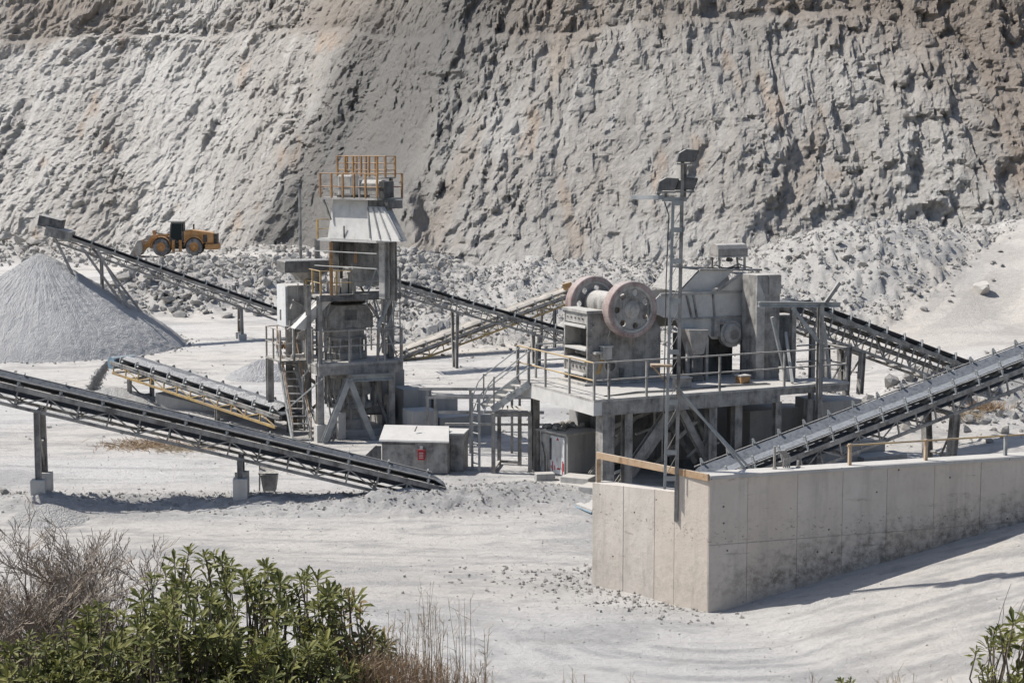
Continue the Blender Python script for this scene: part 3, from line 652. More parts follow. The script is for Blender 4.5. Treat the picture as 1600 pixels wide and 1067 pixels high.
MB().bx(3.55, 3.645, V0 + .092, V1 - .092, 3.08, 4.7).build('rear_plate', M['dark'], jc)
for v_ in (3.1, 3.35, 3.6, 3.85, 4.1):
    MB().tube((.99, v_, 3.55), (1.02, v_, 3.55), .05).build('bolt', M['steel_dark'], jc); MB().tube((.99, v_ + .1, 5.08), (1.02, v_ + .1, 5.08), .03).build('bolt', M['steel_dark'], jc)
for u_ in (1.2, 3.3): MB().tube((u_, V0 - .03, 4.9), (u_, V0, 4.9), .03).build('bolt', M['steel_dark'], jc)
bx_ = MB(); bx_.tube((1.25, 3.5, 3.98), (1.25, 4.0, 3.98), .09, 12); bx_.tube((1.2, 3.25, 3.95), (1.2, 3.5, 3.95), .06, 10); bx_.build('tension_spring', M['steel_dark'], jc)
for u_, z_ in [(1.12, 3.2 + .26 * k) for k in range(8)] + [(1.4 + .3 * k, 3.16) for k in range(8)] + [(3.55, 3.3 + .28 * k) for k in range(5)]:
    MB().tube((u_, V0 - .025, z_), (u_, V0, z_), .026, 6).build('bolt', M['steel_light'], jc)
# lubricator box and round inspection hole on the side plate
o = MB().bx(1.42, 1.72, V0 - .32, V0 - .05, 3.82, 4.22).build('lubricator_box', M['steel_light'], jc, bevel=.02)
MB().bx(1.40, 1.74, V0 - .34, V0 - .03, 4.222, 4.25).build('lid', M['white_plate'], o)
MB().bx(1.15, 1.42, V0 - .26, V0 - .004, 4.0, 4.07).build('bracket', M['steel_light'], o)
MB().path([(1.6, V0 - .1, 3.84), (1.75, V0 - .1, 3.6), (1.9, V0 - .08, 3.72)], .015, 5).build('hose', M['dark'], jc)
MB().path([(1.72, V0 - .12, 4.2), (1.62, V0 - .2, 4.5), (1.68, V0 - .3, 4.9)], .012, 5).build('hose', M['galv'], jc)
hb = MB().lathe([(.19, 0), (.26, 0), (.26, .05), (.19, .05), (.19, 0)], (1.80, V0 - .002, 3.60), (0, -1, 0), 20).build('inspection_ring', M['steel'], jc)
MB().lathe([(0.0, .012), (.19, .012)], (1.80, V0, 3.60), (0, -1, 0), 20).build('hole_shade', M['dark'], hb)  # dark disc painted for the shade inside the hole
MB().bx(2.15, 2.32, V0 - .03, V0 - .002, 3.2, 3.5).build('cover_plate', M['steel_dark'], jc)
MB().prism([(1.28, V0 - .012, 3.35), (1.45, V0 - .012, 3.35), (1.62, V0 - .012, 3.85), (1.5, V0 - .012, 3.85)], (0, .008, 0)).build('paint_mark', M['yellow'], jc)
def holed_web(mb, c, v0, v1, r0, r1, nh, rh, rc, sub=24):
    for k in range(nh):
        a0, a1 = 2 * math.pi * k / nh, 2 * math.pi * (k + 1) / nh; am = (a0 + a1) / 2
        hx, hz_ = rc * math.cos(am), rc * math.sin(am); bd = []; m = sub // 4
        for i in range(m): t = a0 + (a1 - a0) * i / m; bd.append((r1 * math.cos(t), r1 * math.sin(t)))
        for i in range(m): t = r1 + (r0 - r1) * i / m; bd.append((t * math.cos(a1), t * math.sin(a1)))
        for i in range(m): t = a1 + (a0 - a1) * i / m; bd.append((r0 * math.cos(t), r0 * math.sin(t)))
        for i in range(m): t = r0 + (r1 - r0) * i / m; bd.append((t * math.cos(a0), t * math.sin(a0)))
        hl = []
        for x, z in bd:
            d = math.hypot(x - hx, z - hz_); hl.append((hx + (x - hx) / d * rh, hz_ + (z - hz_) / d * rh))
        n = len(bd); V = [(c[0] + x, v, c[1] + z) for v in (v0, v1) for x, z in bd + hl]; F = []
        for i in range(n):
            j = (i + 1) % n; F += [(i, j, n + j, n + i), (2*n + j, 2*n + i, 3*n + i, 3*n + j), (n + i, n + j, 3*n + j, 3*n + i)]
        mb.add(V, F)
def flywheel(v0, v1):
    c = (2.28, 5.40); RO = .885
    o = MB().lathe([(RO - .14, 0), (RO - .02, 0), (RO, .02), (RO, v1 - v0 - .02), (RO - .02, v1 - v0), (RO - .14, v1 - v0), (RO - .16, .05), (RO - .14, 0)], (c[0], v0, c[1]), (0, 1, 0), 56).build('flywheel', M['red_rim'], jc, smooth=False)
    w = MB(); holed_web(w, c, v0 + .06, v0 + .13, .26, RO - .13, 7, .105, .53); w.build('web', M['steel'], o)
    MB().lathe([(RO - .23, .0), (RO - .135, .0), (RO - .135, .035), (RO - .23, .035), (RO - .23, 0)], (c[0], v0 + .024, c[1]), (0, 1, 0), 56).build('web_ring', M['steel_light'], o)
    MB().lathe([(0, -.01), (.10, -.01), (.10, .02), (.235, .03), (.27, .055), (.27, v1 - v0 - .05), (0, v1 - v0 - .05)], (c[0], v0, c[1]), (0, 1, 0), 32).build('hub', M['steel_light'], o)
flywheel(2.22, 2.62); flywheel(4.72, 5.12)
MB().lathe([(0, 0), (.36, 0), (.43, .04), (.43, 2.0), (.36, 2.04), (0, 2.04)], (2.28, 2.64, 5.42), (0, 1, 0), 32).build('eccentric_shaft_housing', M['steel'], jc, smooth=False)
MB().bx(1.7, 2.9, V0 + .1, V1 - .1, 4.9, 5.3).build('pitman', M['steel'], jc)

# ---------------------------------------------------------------- vibrating feeder with its hopper, column and cover
ff = lambda px, py, v=2.8: J.f(px, py, v)
fd = J.thing('vibrating_feeder', 'pale dusty vibrating feeder trough with round exciter behind the mast', 'feeder', (5.4, 3.5, 3.0))
FV0, FV1 = 2.8, 4.6
for v_ in (FV0, FV1 - .05):
    MB().prism([(x, v_, z) for x, z in ((3.62, 5.80), (3.46, 5.66), (3.40, 5.42), (3.50, 5.15), (3.75, 5.04), (4.2, 5.0), (4.35, 4.55), (5.25, 4.55), (5.6, 4.25), (6.7, 4.25), (7.25, 4.85), (7.25, 5.72))], (0, .05, 0)).build('trough_side', M['white_plate'], fd, bevel=.01)
MB().prism([(3.5, FV0 + .052, 5.18), (7.25, FV0 + .052, 5.0), (7.25, FV0 + .052, 5.06), (3.5, FV0 + .052, 5.24)], (0, FV1 - FV0 - .106, 0)).build('trough_floor', M['steel'], fd)
MB().bx(3.6, 7.25, FV0 - .06, FV0 + .05, 5.73, 5.82).build('top_flange', M['steel_light'], fd)
MB().bx(3.9, 7.2, FV0 - .05, FV0 - .002, 4.94, 4.99).build('side_flange', M['steel_light'], fd)
for u0, u1 in ((4.55, 4.75), (4.8, 4.95), (5.55, 5.62)): MB().prism([(u0, FV0 - .045, 5.72), (u0 + .06, FV0 - .045, 5.72), (u1 + .06, FV0 - .045, 5.0), (u1, FV0 - .045, 5.0)], (0, .043, 0)).build('stiffener', M['steel'], fd)
ex_ = MB().lathe([(0, .0), (.28, .0), (.33, .05), (.33, .12), (.44, .13), (.44, .3), (0, .3)], (6.22, FV0 - .31, 4.42), (0, 1, 0), 28).build('exciter', M['steel_light'], fd)
MB().lathe([(0, -.02), (.15, -.02), (.17, 0)], (6.22, FV0 - .31, 4.42), (0, 1, 0), 20).build('exciter_cap', M['steel'], ex_)
MB().bx(5.55, 5.75, FV0 - .2, FV0 - .004, 4.35, 4.95).build('spring_post', M['steel_light'], fd)
MB().bx(5.6, 5.95, FV0 - .14, FV0 - .003, 4.74, 4.86).build('bracket', M['steel_light'], fd)
for u_ in (4.4, 7.0): MB().ibeam((u_, 3.0, 3.0), (u_, 3.0, 4.5), .24, .24, (0, 1, 0)).build('leg', M['steel_dark'], fd); MB().ibeam((u_, 4.4, 3.0), (u_, 4.4, 4.5), .24, .24, (0, 1, 0)).build('leg', M['steel_dark'], fd)
MB().bx(5.0, 6.7, 3.3, 4.3, 3.0, 4.2).build('fines_chute', M['dark'], fd)
ch = J.thing('discharge_chute', 'small rust-stained tapered chute box beside the mast on the deck', 'chute', (4.6, 2.2, 3.0))
c_ = MB(); T_ = [(4.2, 2.0, 4.7), (4.95, 2.0, 4.66), (5.0, 2.6, 4.66), (4.2, 2.6, 4.7)]; B_ = [(4.4, 2.05, 3.85), (4.8, 2.05, 3.9), (4.85, 2.5, 3.9), (4.4, 2.5, 3.85)]
c_.add(T_ + B_, [(0, 1, 2, 3), (0, 4, 5, 1), (1, 5, 6, 2), (2, 6, 7, 3), (3, 7, 4, 0), (7, 6, 5, 4)]); c_.build('hopper', M['steel_rusty'], ch)
for u_ in (4.35, 5.05): MB().beam((u_, 2.3, 3.0), (u_, 2.3, 4.4), .1, .1, (0, 1, 0)).build('leg', M['steel_light'], ch)
MB().bx(4.42, 4.78, 2.08, 2.48, 3.0, 3.85).build('spout', M['steel_dark'], ch)
hd = J.thing('feed_hopper', 'angular steel feed hopper with flared plates above the feeder', 'hopper', (6.2, 3.6, 5.8))
k_ = MB()
P = dict(a=(4.43, 2.95, 5.86), b=(5.15, 2.9, 6.50), c=(6.45, 2.9, 6.46), d=(5.6, 2.95, 5.80))
k_.prism([P['a'], P['b'], P['c'], P['d']], (0, .05, 0)); k_.build('front_plate', M['white_plate'], hd)
MB().prism([(4.43, 4.5, 5.86), (5.15, 4.8, 6.52), (7.4, 4.8, 6.42), (7.4, 4.5, 5.75)], (0, .05, 0)).build('back_plate', M['steel_rusty'], hd)
MB().prism([(4.40, 2.9, 5.84), (5.13, 2.9, 6.49), (5.13, 4.9, 6.49), (4.40, 4.6, 5.84)], (-.05, 0, .02)).build('end_plate', M['steel_dark'], hd)
MB().prism([(5.72, 2.75, 5.84), (6.55, 2.7, 6.33), (7.15, 2.7, 6.30), (7.2, 2.75, 5.80)], (0, .04, 0)).build('side_plate', M['white_plate'], hd)
MB().prism([(6.6, 2.745, 6.30), (7.1, 2.745, 6.28), (7.1, 4.6, 6.45), (6.6, 4.6, 6.45)], (0, 0, .03)).build('liner_plate', M['steel_rusty'], hd)
MB().beam((5.70, 2.70, 5.84), (6.55, 2.68, 6.35), .06, .09).build('rim_bar', M['steel_light'], hd)
MB().beam((5.10, 2.86, 6.53), (7.5, 2.86, 6.45), .1, .06).build('rim_bar', M['steel'], hd)
cl = J.thing('steel_column', 'tall square dust-covered steel column right of the feed hopper', 'column', (7.0, 1.9, 3.0))
MB().bx(6.55, 7.45, 1.7, 2.55, 3.0, 6.38).build('shaft', M['steel'], cl, bevel=.02)
MB().prism([(6.55, 1.69, 3.0), (6.8, 1.60, 3.0), (6.8, 1.60, 5.7), (6.55, 1.69, 6.3)], (0, .02, 0)).build('wear_plate', M['steel_light'], cl)
MB().bx(7.0, 7.46, 1.66, 1.698, 5.75, 6.36).build('rust_plate', M['steel_rusty'], cl)
wn = J.thing('motor_housing', 'dark drum-shaped housing on a small stand atop the hopper', 'motor', (6.5, 3.4, 6.45))
pr_ = [(-.28, 0), (-.28, .22), (-.18, .36), (.02, .40), (.20, .34), (.28, .18), (.28, 0)]
MB().prism([(5.92, 3.3 + a, 6.93 + b) for a, b in pr_], (1.15, 0, 0)).build('cover', M['steel_rusty'], wn, bevel=.015)
for u_ in (6.0, 6.98):
    for v_ in (3.08, 3.52): MB().beam((u_, v_, 6.44), (u_, v_, 6.92), .06, .06, (0, 1, 0)).build('leg', M['steel'], wn)
MB().bx(5.9, 7.08, 3.0, 3.6, 6.88, 6.925).build('shelf', M['steel_light'], wn)
MB().tube((6.4, 3.2, 6.80), (6.4, 3.0, 6.80), .07, 12).build('shaft_end', M['dark'], wn)
cb = MB()
for k in range(5): cb.path([(5.3 + .25 * k, 3.1, 6.50), (5.5 + .3 * k, 3.0, 6.58 + .08 * math.sin(k * 2)), (5.9 + .3 * k, 3.2, 6.54), (6.3 + .25 * k, 3.1, 6.50)], .022, 5)
cb.build('hoses', M['dark'], wn)
# ---------------------------------------------------------------- frame on the right with the feed conveyor head
fr = J.thing('conveyor_head_frame', 'steel post and beam frame at the right end of the crusher deck', 'frame', (7.75, .3, 0))
for u_, v_, z0, z1 in ((7.73, -.12, -.1, 5.55), (7.9, 1.6, 3.0, 5.5), (8.75, 1.7, 1.9, 4.6)):
    MB().ibeam((u_, v_, z0), (u_, v_, z1), .16, .16, (0, 1, 0), .02).build('post', M['steel'], fr)
MB().ibeam((5.4, -.1, 5.64), (8.5, -.1, 5.5), .12, .16).build('beam', M['galv'], fr)
MB().beam((7.9, -.1, 5.55), (8.45, -.1, 6.2), .08, .12).build('stub_bar', M['steel'], fr)
for a, b in (((6.65, -.1, 5.5), (7.7, -.1, 4.35)), ((7.55, 1.5, 4.5), (7.0, .3, 3.05)), ((6.6, .9, 5.1), (7.2, .9, 3.05)), ((8.3, .5, 4.9), (8.9, .9, 3.0))):
    MB().beam(a, b, .08, .10).build('brace', M['galv'], fr)
for z_ in (3.52, 4.05): MB().tube((8.0, 1.5, z_), (9.4, 1.5, z_), .025).build('rail', M['steel'], fr)
bp = J.thing('shade_box', 'dark box added for the shade behind the head frame', 'cabinet', (7.85, 2.6, 3.0))  # box added only to stand in for bluish shade behind the frame
MB().bx(7.5, 8.6, 2.6, 3.1, 3.0, 4.9).build('shade_body', M['steel_dark'], bp); MB().bx(7.45, 8.65, 2.55, 3.15, 4.903, 4.96).build('shade_top', M['steel'], bp)
# loose gear on and under the deck
for k, (u_, v_, w_, d2, h_, m_, lab) in enumerate(((3.2, 1.0, .5, .35, .3, 'steel_rusty', 'rusty tool box on the deck before the jaw crusher'), (5.6, 1.1, .35, .35, .22, 'orange', 'small orange box on the deck before the feeder'), (7.1, .9, .3, .3, .42, 'white_plate', 'white drum-like box at the foot of the square column'))):
    tbx = J.thing('tool_box', lab, 'box', (u_, v_, 3.0)); MB().bx(u_, u_ + w_, v_, v_ + d2, 3.003, 3.0 + h_).build('body', M[m_], tbx, bevel=.02); MB().bx(u_ - .02, u_ + w_ + .02, v_ - .02, v_ + d2 + .02, 3.003 + h_, 3.04 + h_).build('lid', M['steel_light'], tbx)
pcl = J.thing('cable_run', 'black cables drooping along the crusher deck edge', 'cables', (3.5, .4, 3.0))
for k in range(3): MB().path([(.3 + .1 * k, .5, 3.02), (1.6, .6 + .1 * k, 3.03), (3.0, .45 + .08 * k, 3.03), (4.6, .7 + .07 * k, 3.03), (6.3, .5 + .1 * k, 3.03)], .018, 5).build('cable', M['dark'], pcl)
und = J.thing('underdeck_pipework', 'dusty pipes and struts in the gloom below the deck', 'pipes', (3, 1.6, 0))
for k in range(18):
    a_ = Vector((rnd.uniform(.6, 5.6), rnd.uniform(.9, 2.6), rnd.uniform(.3, 2.2))); dr = rnd.choice([(1, 0, .25), (0, 0, 1), (.8, 0, .6), (.7, .2, -.6), (1, 0, 0)]); MB().tube(a_, a_ + Vector(dr) * rnd.uniform(.4, 1.3), rnd.uniform(.025, .07), 7).build('pipe', M[rnd.choice(['steel_light', 'steel', 'white_plate', 'steel_rusty'])], und)
# ---------------------------------------------------------------- concrete below and beside the platform
def block(name, label, fr_, b, mat='conc_grey', cat='concrete block', bevel=.02):
    o = MB().bx(*b).build(name, M[mat], None, bevel=bevel); me = o.data
    c = Vector(((b[0] + b[1]) / 2, (b[2] + b[3]) / 2, b[4]))
    me.transform(Matrix.Translation(-c)); o.location = fr_.w(*c) if fr_ else c; o.rotation_euler = (0, 0, fr_.yaw if fr_ else 0)
    return tag(o, label, cat)
block('foundation_wall', 'dark concrete foundation wall deep below the crusher deck', J, (1.6, 8.6, 4.6, 5.2, -.2, 2.5))
block('foundation_wall', 'concrete foundation pier below the right half of the deck', J, (6.7, 9.0, 2.2, 3.6, -.2, 1.9))
block('foundation_block', 'tall concrete block below the right end of the walkway', J, (8.6, 10.2, .9, 2.4, -.2, 2.25))
block('plinth', 'low concrete plinth right of the big belt conveyor legs', J, (10.4, 11.6, 1.4, 2.6, -.2, .75))
block('plinth', 'lowest dark concrete step behind the long wall', J, (10.1, 11.9, .6, 1.35, -.2, .35))
block('duct', 'dark crusher discharge box under the middle of the deck', J, (1.9, 3.5, 2.7, 4.3, .5, 2.5), 'steel_dark', 'duct')
# ---------------------------------------------------------------- electrical kiosk by the platform
kq = Frame(G(887, 747)[:2], R(38))
kb = kq.thing('electrical_kiosk', 'grey concrete electrical kiosk with a white door by the platform corner', 'kiosk', (0, 0, 0))
MB().bx(0, 1.28, 0, 1.38, .0, 1.36).build('body', M['conc_grey'], kb, bevel=.015)
MB().bx(-.12, 1.34, -.08, 1.5, 1.362, 1.43).build('roof', M['steel_light'], kb, bevel=.01)
d_ = MB().bx(-.045, -.003, .12, .82, .08, 1.28).build('door', M['white_door'], kb)
MB().bx(-.056, -.047, .28, .62, .62, 1.12).build('notice', M['white_plate'], d_)
MB().prism([(-.052, .52, 1.16), (-.052, .38, 1.16), (-.052, .45, 1.26)], (.004, 0, 0)).build('warning_triangle', M['red'], d_)
MB().bx(-.10, -.046, .76, .80, .5, 1.2).build('handle_bar', M['dark'], d_)
for v_, z0, z1, w_ in ((.70, .14, .46, .05), (.60, .18, .34, .04), (.77, .22, .32, .04), (.20, .10, .52, .05), (.15, .20, .46, .04), (.4, .22, .28, .14)):
    MB().bx(-.0485, -.0465, v_ - w_ / 2, v_ + w_ / 2, z0, z1).build('red_paint_mark', M['red'], d_)
MB().bx(-.03, -.003, .86, 1.34, .05, 1.3).build('side_panel', M['steel_light'], kb)
MB().path([(-.1, 1.0, .05), (-.12, 1.0, .6), (-.1, 1.12, .85), (-.05, 1.25, 1.0)], .025).build('conduit', M['dark'], kb)
MB().path([(-.14, .9, .05), (-.14, .9, .65), (-.05, .84, .75)], .022).build('conduit', M['steel_rusty'], kb)
for v_ in (1.42,): MB().beam((-.06, v_, -.1), (-.06, v_, 1.36), .1, .1, (0, 1, 0)).build('post', M['steel'], kb)
dp = MB()
for k in range(26):
    u_, v_ = rnd.uniform(.1, 1.2), rnd.uniform(.5, 1.4); r_ = rnd.uniform(.05, .13)
    dp.lathe([(0, -r_ * .7), (r_, -.2 * r_), (r_ * .8, r_ * .5), (0, r_ * .8)], (u_, v_, 1.44 + r_ * .5), (rnd.uniform(-.4, .4), rnd.uniform(-.4, .4), 1), 6, rnd.random())
tag(dp.build('spilled_stones', M['rock'], None, world=False), 'loose stones spilled on the electrical kiosk roof', 'stones', kind='stuff').matrix_world = XF[kb]
block('kerb_block', 'small concrete block at the foot of the kiosk door', Frame(G(853, 753)[:2], R(10)), (-.3, .3, 0, .4, -.05, .26), 'conc_grey')
block('footing_slab', 'stepped concrete footing slab in front of the kiosk', Frame(G(875, 757)[:2], R(-25)), (0, .95, 0, .7, -.1, .26), 'conc')
block('footing_slab', 'second concrete footing slab nearest the short wall', Frame(G(903, 775)[:2], R(-25)), (0, .75, 0, .8, -.1, .30), 'conc')
sl = MB().prism([G(838, 768), G(925, 800), G(935, 760), G(880, 752)], (0, 0, .07)); tag(sl.build('floor_slab', M['conc']), 'thin pale slab with a blue edge lying before the kiosk', 'slab')
tag(MB().path([G(838, 769, .05), G(880, 784, .05), G(925, 801, .05)], .035).build('pipe', M['blue']), 'blue pipe lying along the slab edge', 'pipe')
# ---------------------------------------------------------------- belt conveyors
def conveyor(name, label, P0, P1, w, dep, step, legs=(), belt='belt', steel='steel', low=None, wed=.05, idler_h=.2, load=None, footmat='conc', head=0, hook=False):
    P0, P1 = Vector(P0), Vector(P1); L = (P1 - P0).length; d, c, n = basis(P1 - P0)
    mid = P0.lerp(P1, .5); t = thing(name, label, 'conveyor', (mid.x, mid.y, gz(mid.x, mid.y)))
    pt = lambda s, a, b: P0 + d * s + c * a + n * b
    # belt
    b = MB(); pr = [(-.5 * w, .17 * w), (-.28 * w, .02), (.28 * w, .02), (.5 * w, .17 * w)]
    S = [0, .35] + [L * k / 6 for k in range(1, 6)] + [L - .35, L]
    V = []
    for i, s in enumerate(S):
        fl = 0 if i in (0, len(S) - 1) else 1
        sag = rnd.uniform(-.012, .012)
        for th in (0, -.03):
            for a, h in pr: V.append(pt(s, a, (h - .02) * fl + .02 + th + sag))
    F = []
    for i in range(len(S) - 1):
        o = i * 8
        for k in range(3): F += [(o + k, o + k + 1, o + 8 + k + 1, o + 8 + k), (o + 4 + k + 1, o + 4 + k, o + 12 + k, o + 12 + k + 1)]
        F += [(o, o + 8, o + 12, o + 4), (o + 3, o + 7, o + 15, o + 11)]
    b.add(V, F)
    b.prism([pt(.1, -.47 * w, -dep * .55), pt(L - .1, -.47 * w, -dep * .55), pt(L - .1, .47 * w, -dep * .55), pt(.1, .47 * w, -dep * .55)], n * .03)
    b.build('belt', M[belt], t, world=True)
    rp = max(.14, dep * .27)
    for s in (0, L): MB().tube(pt(s, -.48 * w, -dep * .27 + .01), pt(s, .48 * w, -dep * .27 + .01), rp, 16).build('pulley', M['belt'], t, world=True)
    if load:
        lm = MB(); N = int(L / .35); prev = None; V = []; F = []
        for i in range(N + 1):
            s = .3 + (L - .6) * i / N; hh = .05 * w + rnd.uniform(0, .10) * w
            V += [pt(s, -.34 * w, .06 * w), pt(s, -.13 * w, .10 * w + hh * .8), pt(s, rnd.uniform(-.04, .04), .12 * w + hh), pt(s, .15 * w, .10 * w + hh * .7), pt(s, .34 * w, .06 * w)]
            if i: F += [(5 * i - 5 + k, 5 * i - 4 + k, 5 * i + 1 + k, 5 * i + k) for k in range(4)]
        lm.add(V, F); lm.build('crushed_stone_load', M[load], t, world=True)
    e = w / 2 + .07
    for sg in (-1, 1):
        MB().beam(pt(-.1, sg * e, -.10), pt(L + .1, sg * e, -.10), wed, .15, n).build('side_stringer', M[steel], t, world=True)
        MB().beam(pt(.1, sg * e, -dep), pt(L - .1, sg * e, -dep), wed + .02, .09, n).build('bottom_chord', M[low or steel], t, world=True)
        wb = MB(); N = max(2, int(L / (step * .8)))
        for i in range(N):
            s0, s1 = .15 + (L - .3) * i / N, .15 + (L - .3) * (i + 1) / N
            wb.beam(pt(s0, sg * e, -.16), pt(s0, sg * e, -dep + .03), .045, .045, d)
            wb.beam(pt(s0, sg * e, -.17 if i % 2 else -dep + .04), pt(s1, sg * e, -dep + .04 if i % 2 else -.17), .035, .035, c)
        wb.build('lattice_web', M[low or steel], t, world=True)
        if hook: MB().tube(pt(.3, sg * (e + .06), .17 * w), pt(L - .3, sg * (e + .06), .17 * w), .022).build('guard_rope', M[steel], t, world=True)
    cr = MB(); N = max(2, int(L / (step * 1.6)))
    for i in range(N + 1): s = .15 + (L - .3) * i / N; cr.beam(pt(s, -e, -dep), pt(s, e, -dep), .05, .05, d)
    cr.build('cross_ties', M[steel], t, world=True)['kind'] = 'stuff'
    # idlers: one mesh, many copies
    im = MB(); Z = Vector((0, 0, 0))
    for sg in (-1, 1):
        q = [c * sg * (e + .02) + n * -.04, c * sg * (e + .03) + n * (.10 * w), c * sg * (e - .02) + n * (.17 * w + idler_h * .4), c * sg * (w * .47) + n * (.17 * w + idler_h * .15)]
        for a_, b_ in zip(q[:-1], q[1:]): im.beam(a_, b_, .055, .04, d)
        im.beam(c * sg * (e + .02) + n * -.03 - d * .14, c * sg * (e + .02) + n * -.03 + d * .14, .1, .03, n)
        im.tube(c * sg * .27 * w + n * -.05, c * sg * .5 * w + n * (.12 * w - .04), .055, 8)
    im.tube(c * -.26 * w + n * -.06, c * .26 * w + n * -.06, .055, 8)
    me = im.mesh('idler'); me.materials.append(M['galv']); k = int(L / step); I = XF[t].inverted()
    for i in range(k):
        o = link('idler', me, t); o.location = I @ pt(step * .6 + (L - step * 1.0) * i / max(1, k - 1), 0, 0)
    for lg in legs:
        s, spread, sec, foot = lg[:4]; s *= L
        base = pt(s, 0, -dep); z0 = gz(base.x, base.y)
        if len(lg) > 4: z0 = lg[4]
        ch = Vector((c.x, c.y, 0)).normalized()
        ps = []
        for sg in (-1, 1):
            a_ = pt(s, sg * e, -dep - .03); f_ = Vector((base.x, base.y, 0)) + ch * sg * (e + spread); f_.z = z0 + (foot if foot else -.15)
            MB().ibeam(f_, a_, sec, sec, (d.x, d.y, 0), .02).build('leg', M[steel], t, world=True); ps.append((f_, a_))
        x = MB(); (f0, a0), (f1, a1) = ps
        x.beam(a0, a1, .09, .09, d); x.beam(f0.lerp(a0, .5), f1.lerp(a1, .5), .06, .06, d)
        x.beam(f0.lerp(a0, .1), f1.lerp(a1, .9), .05, .05, d); x.build('leg_brace', M[steel], t, world=True)
        if foot:
            for f_, _ in ps: MB().box(f_ - Vector((0, 0, foot / 2 + .05)), (.42, .42, foot + .1), Matrix.Rotation(math.atan2(c.y, c.x), 3, 'Z')).build('footing', M[footmat], t, world=True, bevel=.015)
    return t, pt, L
# the long one across the left foreground
tC, ptC, LC = conveyor('belt_conveyor', 'long dark belt conveyor crossing the left foreground to the white shelter', A(-70, 574, 49.6), A(690, 754, 51.2), .85, .62, 1.12, [(.178, .1, .17, .55), (.588, .1, .17, .62)], load=None, hook=True)
# stacker over the big gravel pile
tA, ptA, LA = conveyor('stacker_conveyor', 'long rusty stacker conveyor rising to the left over the gravel pile', A(84, 360, 91.5), A(470, 497, 95.5), .75, .55, 1.25, [(.76, .12, .16, .35), (.20, .15, .12, None)], steel='steel_rusty', low='steel_rusty')
hA = MB(); c0 = ptA(0, 0, 0)
hA.box(c0 + Vector((-.1, 0, .42)), (1.15, 1.1, .55), Matrix.Rotation(R(14), 3, 'Y')); hA.build('head_hood', M['steel_dark'], tA, world=True)
MB().box(c0 + Vector((.35, -.1, -.15)), (1.3, 1.2, .5), Matrix.Rotation(R(14), 3, 'Y')).build('drive_frame', M['steel'], tA, world=True)
for a_, b_ in (((.2, -.55, -.4), (2.0, -1.0, -4.0)), ((1.6, -.5, -.9), (4.2, -.6, -4.6)), ((1.9, .4, -.9), (4.6, .4, -4.6)), ((2.4, -.5, -1.0), (4.6, -.5, -5.2))):
    MB().beam(c0 + Vector(a_), c0 + Vector(b_), .11, .11).build('strut', M['steel_rusty'], tA, world=True)
# blue-headed conveyor dropping fine stone
tB, ptB, LB = conveyor('discharge_conveyor', 'short conveyor with blue head and orange chord dropping fine stone', A(192, 561, 69.5), A(452, 645, 62.8), .95, .50, 1.0, [(.12, .0, .14, None), (.66, .0, .14, None)], low='yellow', load='gravel')
hB = MB().tube(ptB(-.02, -.55, -.12), ptB(-.02, .55, -.12), .25, 18); hB.build('head_drum', M['blue'], tB, world=True)
MB().prism([ptB(.0, -.56, .05), ptB(.75, -.56, .10), ptB(.75, -.56, -.35), ptB(.0, -.56, -.35)], (0, .04, 0)).build('head_guard', M['blue'], tB, world=True)
# tower to jaw crusher and the pale one behind it
tD, ptD, LD = conveyor('belt_conveyor', 'dark conveyor sloping down from the tower to behind the jaw crusher', A(585, 431, 81), A(905, 524, 84), .85, .55, 1.0, [(.40, -.25, .13, None), (.80, -.1, .16, None)])
tE, ptE, LE = conveyor('belt_conveyor', 'pale sand-covered conveyor rising right behind the tower', A(610, 556, 85), A(890, 453, 92), 1.0, .55, 1.1, [(.86, 0, .13, None)], belt='belt_pale', low='yellow', load='belt_pale')
MB().box(ptE(LE - .1, 0, .25), (.5, .7, .35), Matrix.Rotation(R(-15), 3, 'Y')).build('head_guard', M['orange'], tE, world=True)
# right side
tF, ptF, LF = conveyor('belt_conveyor', 'dark conveyor descending right from the steel head frame', A(1236, 470, 57.6), A(1535, 582, 62.5), .95, .85, .85, [(.33, -.1, .18, None, 2.2), (.26, -.1, .18, None, 2.2)])
tG, ptG, LG = conveyor('belt_conveyor', 'wide blue-grey belt conveyor rising to the right behind the long wall', A(1095, 752, 48.6), A(1660, 536, 54.2), 1.25, .62, .86, [(.63, -.25, .24, None), (.12, 0, .2, None)], hook=True, idler_h=.5, belt='belt_worn')

# ---------------------------------------------------------------- crushing tower
T = Frame((-6.857, 60.98), R(24))
tw = T.thing('crushing_tower', 'grey steel crushing tower with stacked decks and rusty railings', 'tower', (1.5, 1.8, 0))
f0 = lambda px, py, v=0.0: T.f(px, py, v)
UR = f0(630, 562).x
Z1 = 2.80
MB().bx(-.02, UR, 0, 3.6, Z1 - .10, Z1).build('deck', M['steel_light'], tw)
MB().bx(0, UR, .02, .2, Z1 - .42, Z1 - .103).build('deck_beam', M['steel'], tw)
MB().bx(-.0, .18, .21, 3.6, Z1 - .42, Z1 - .103).build('deck_beam', M['steel'], tw)
MB().bx(UR - .2, UR, .21, 3.6, Z1 - .42, Z1 - .103).build('deck_beam', M['steel'], tw)
MB().bx(-1.0, -.025, 1.5, 3.4, Z1 - .08, Z1 - .005).build('landing', M['steel'], tw)
for u_, v_, z1 in ((.05, .12, Z1 - .42), (2.75, .15, Z1 - .42), (.1, 3.4, Z1 - .42), (2.75, 3.4, Z1 - .42), (-.9, 3.2, Z1 - .1)):
    MB().ibeam((u_, v_, -.1), (u_, v_, z1), .24, .24, (0, 1, 0), .03).build('column', M['steel'], tw)
pu = MB().bx(-.14, .24, -.1, .3, -.1, .62).build('pedestal', M['conc'], tw, bevel=.015)
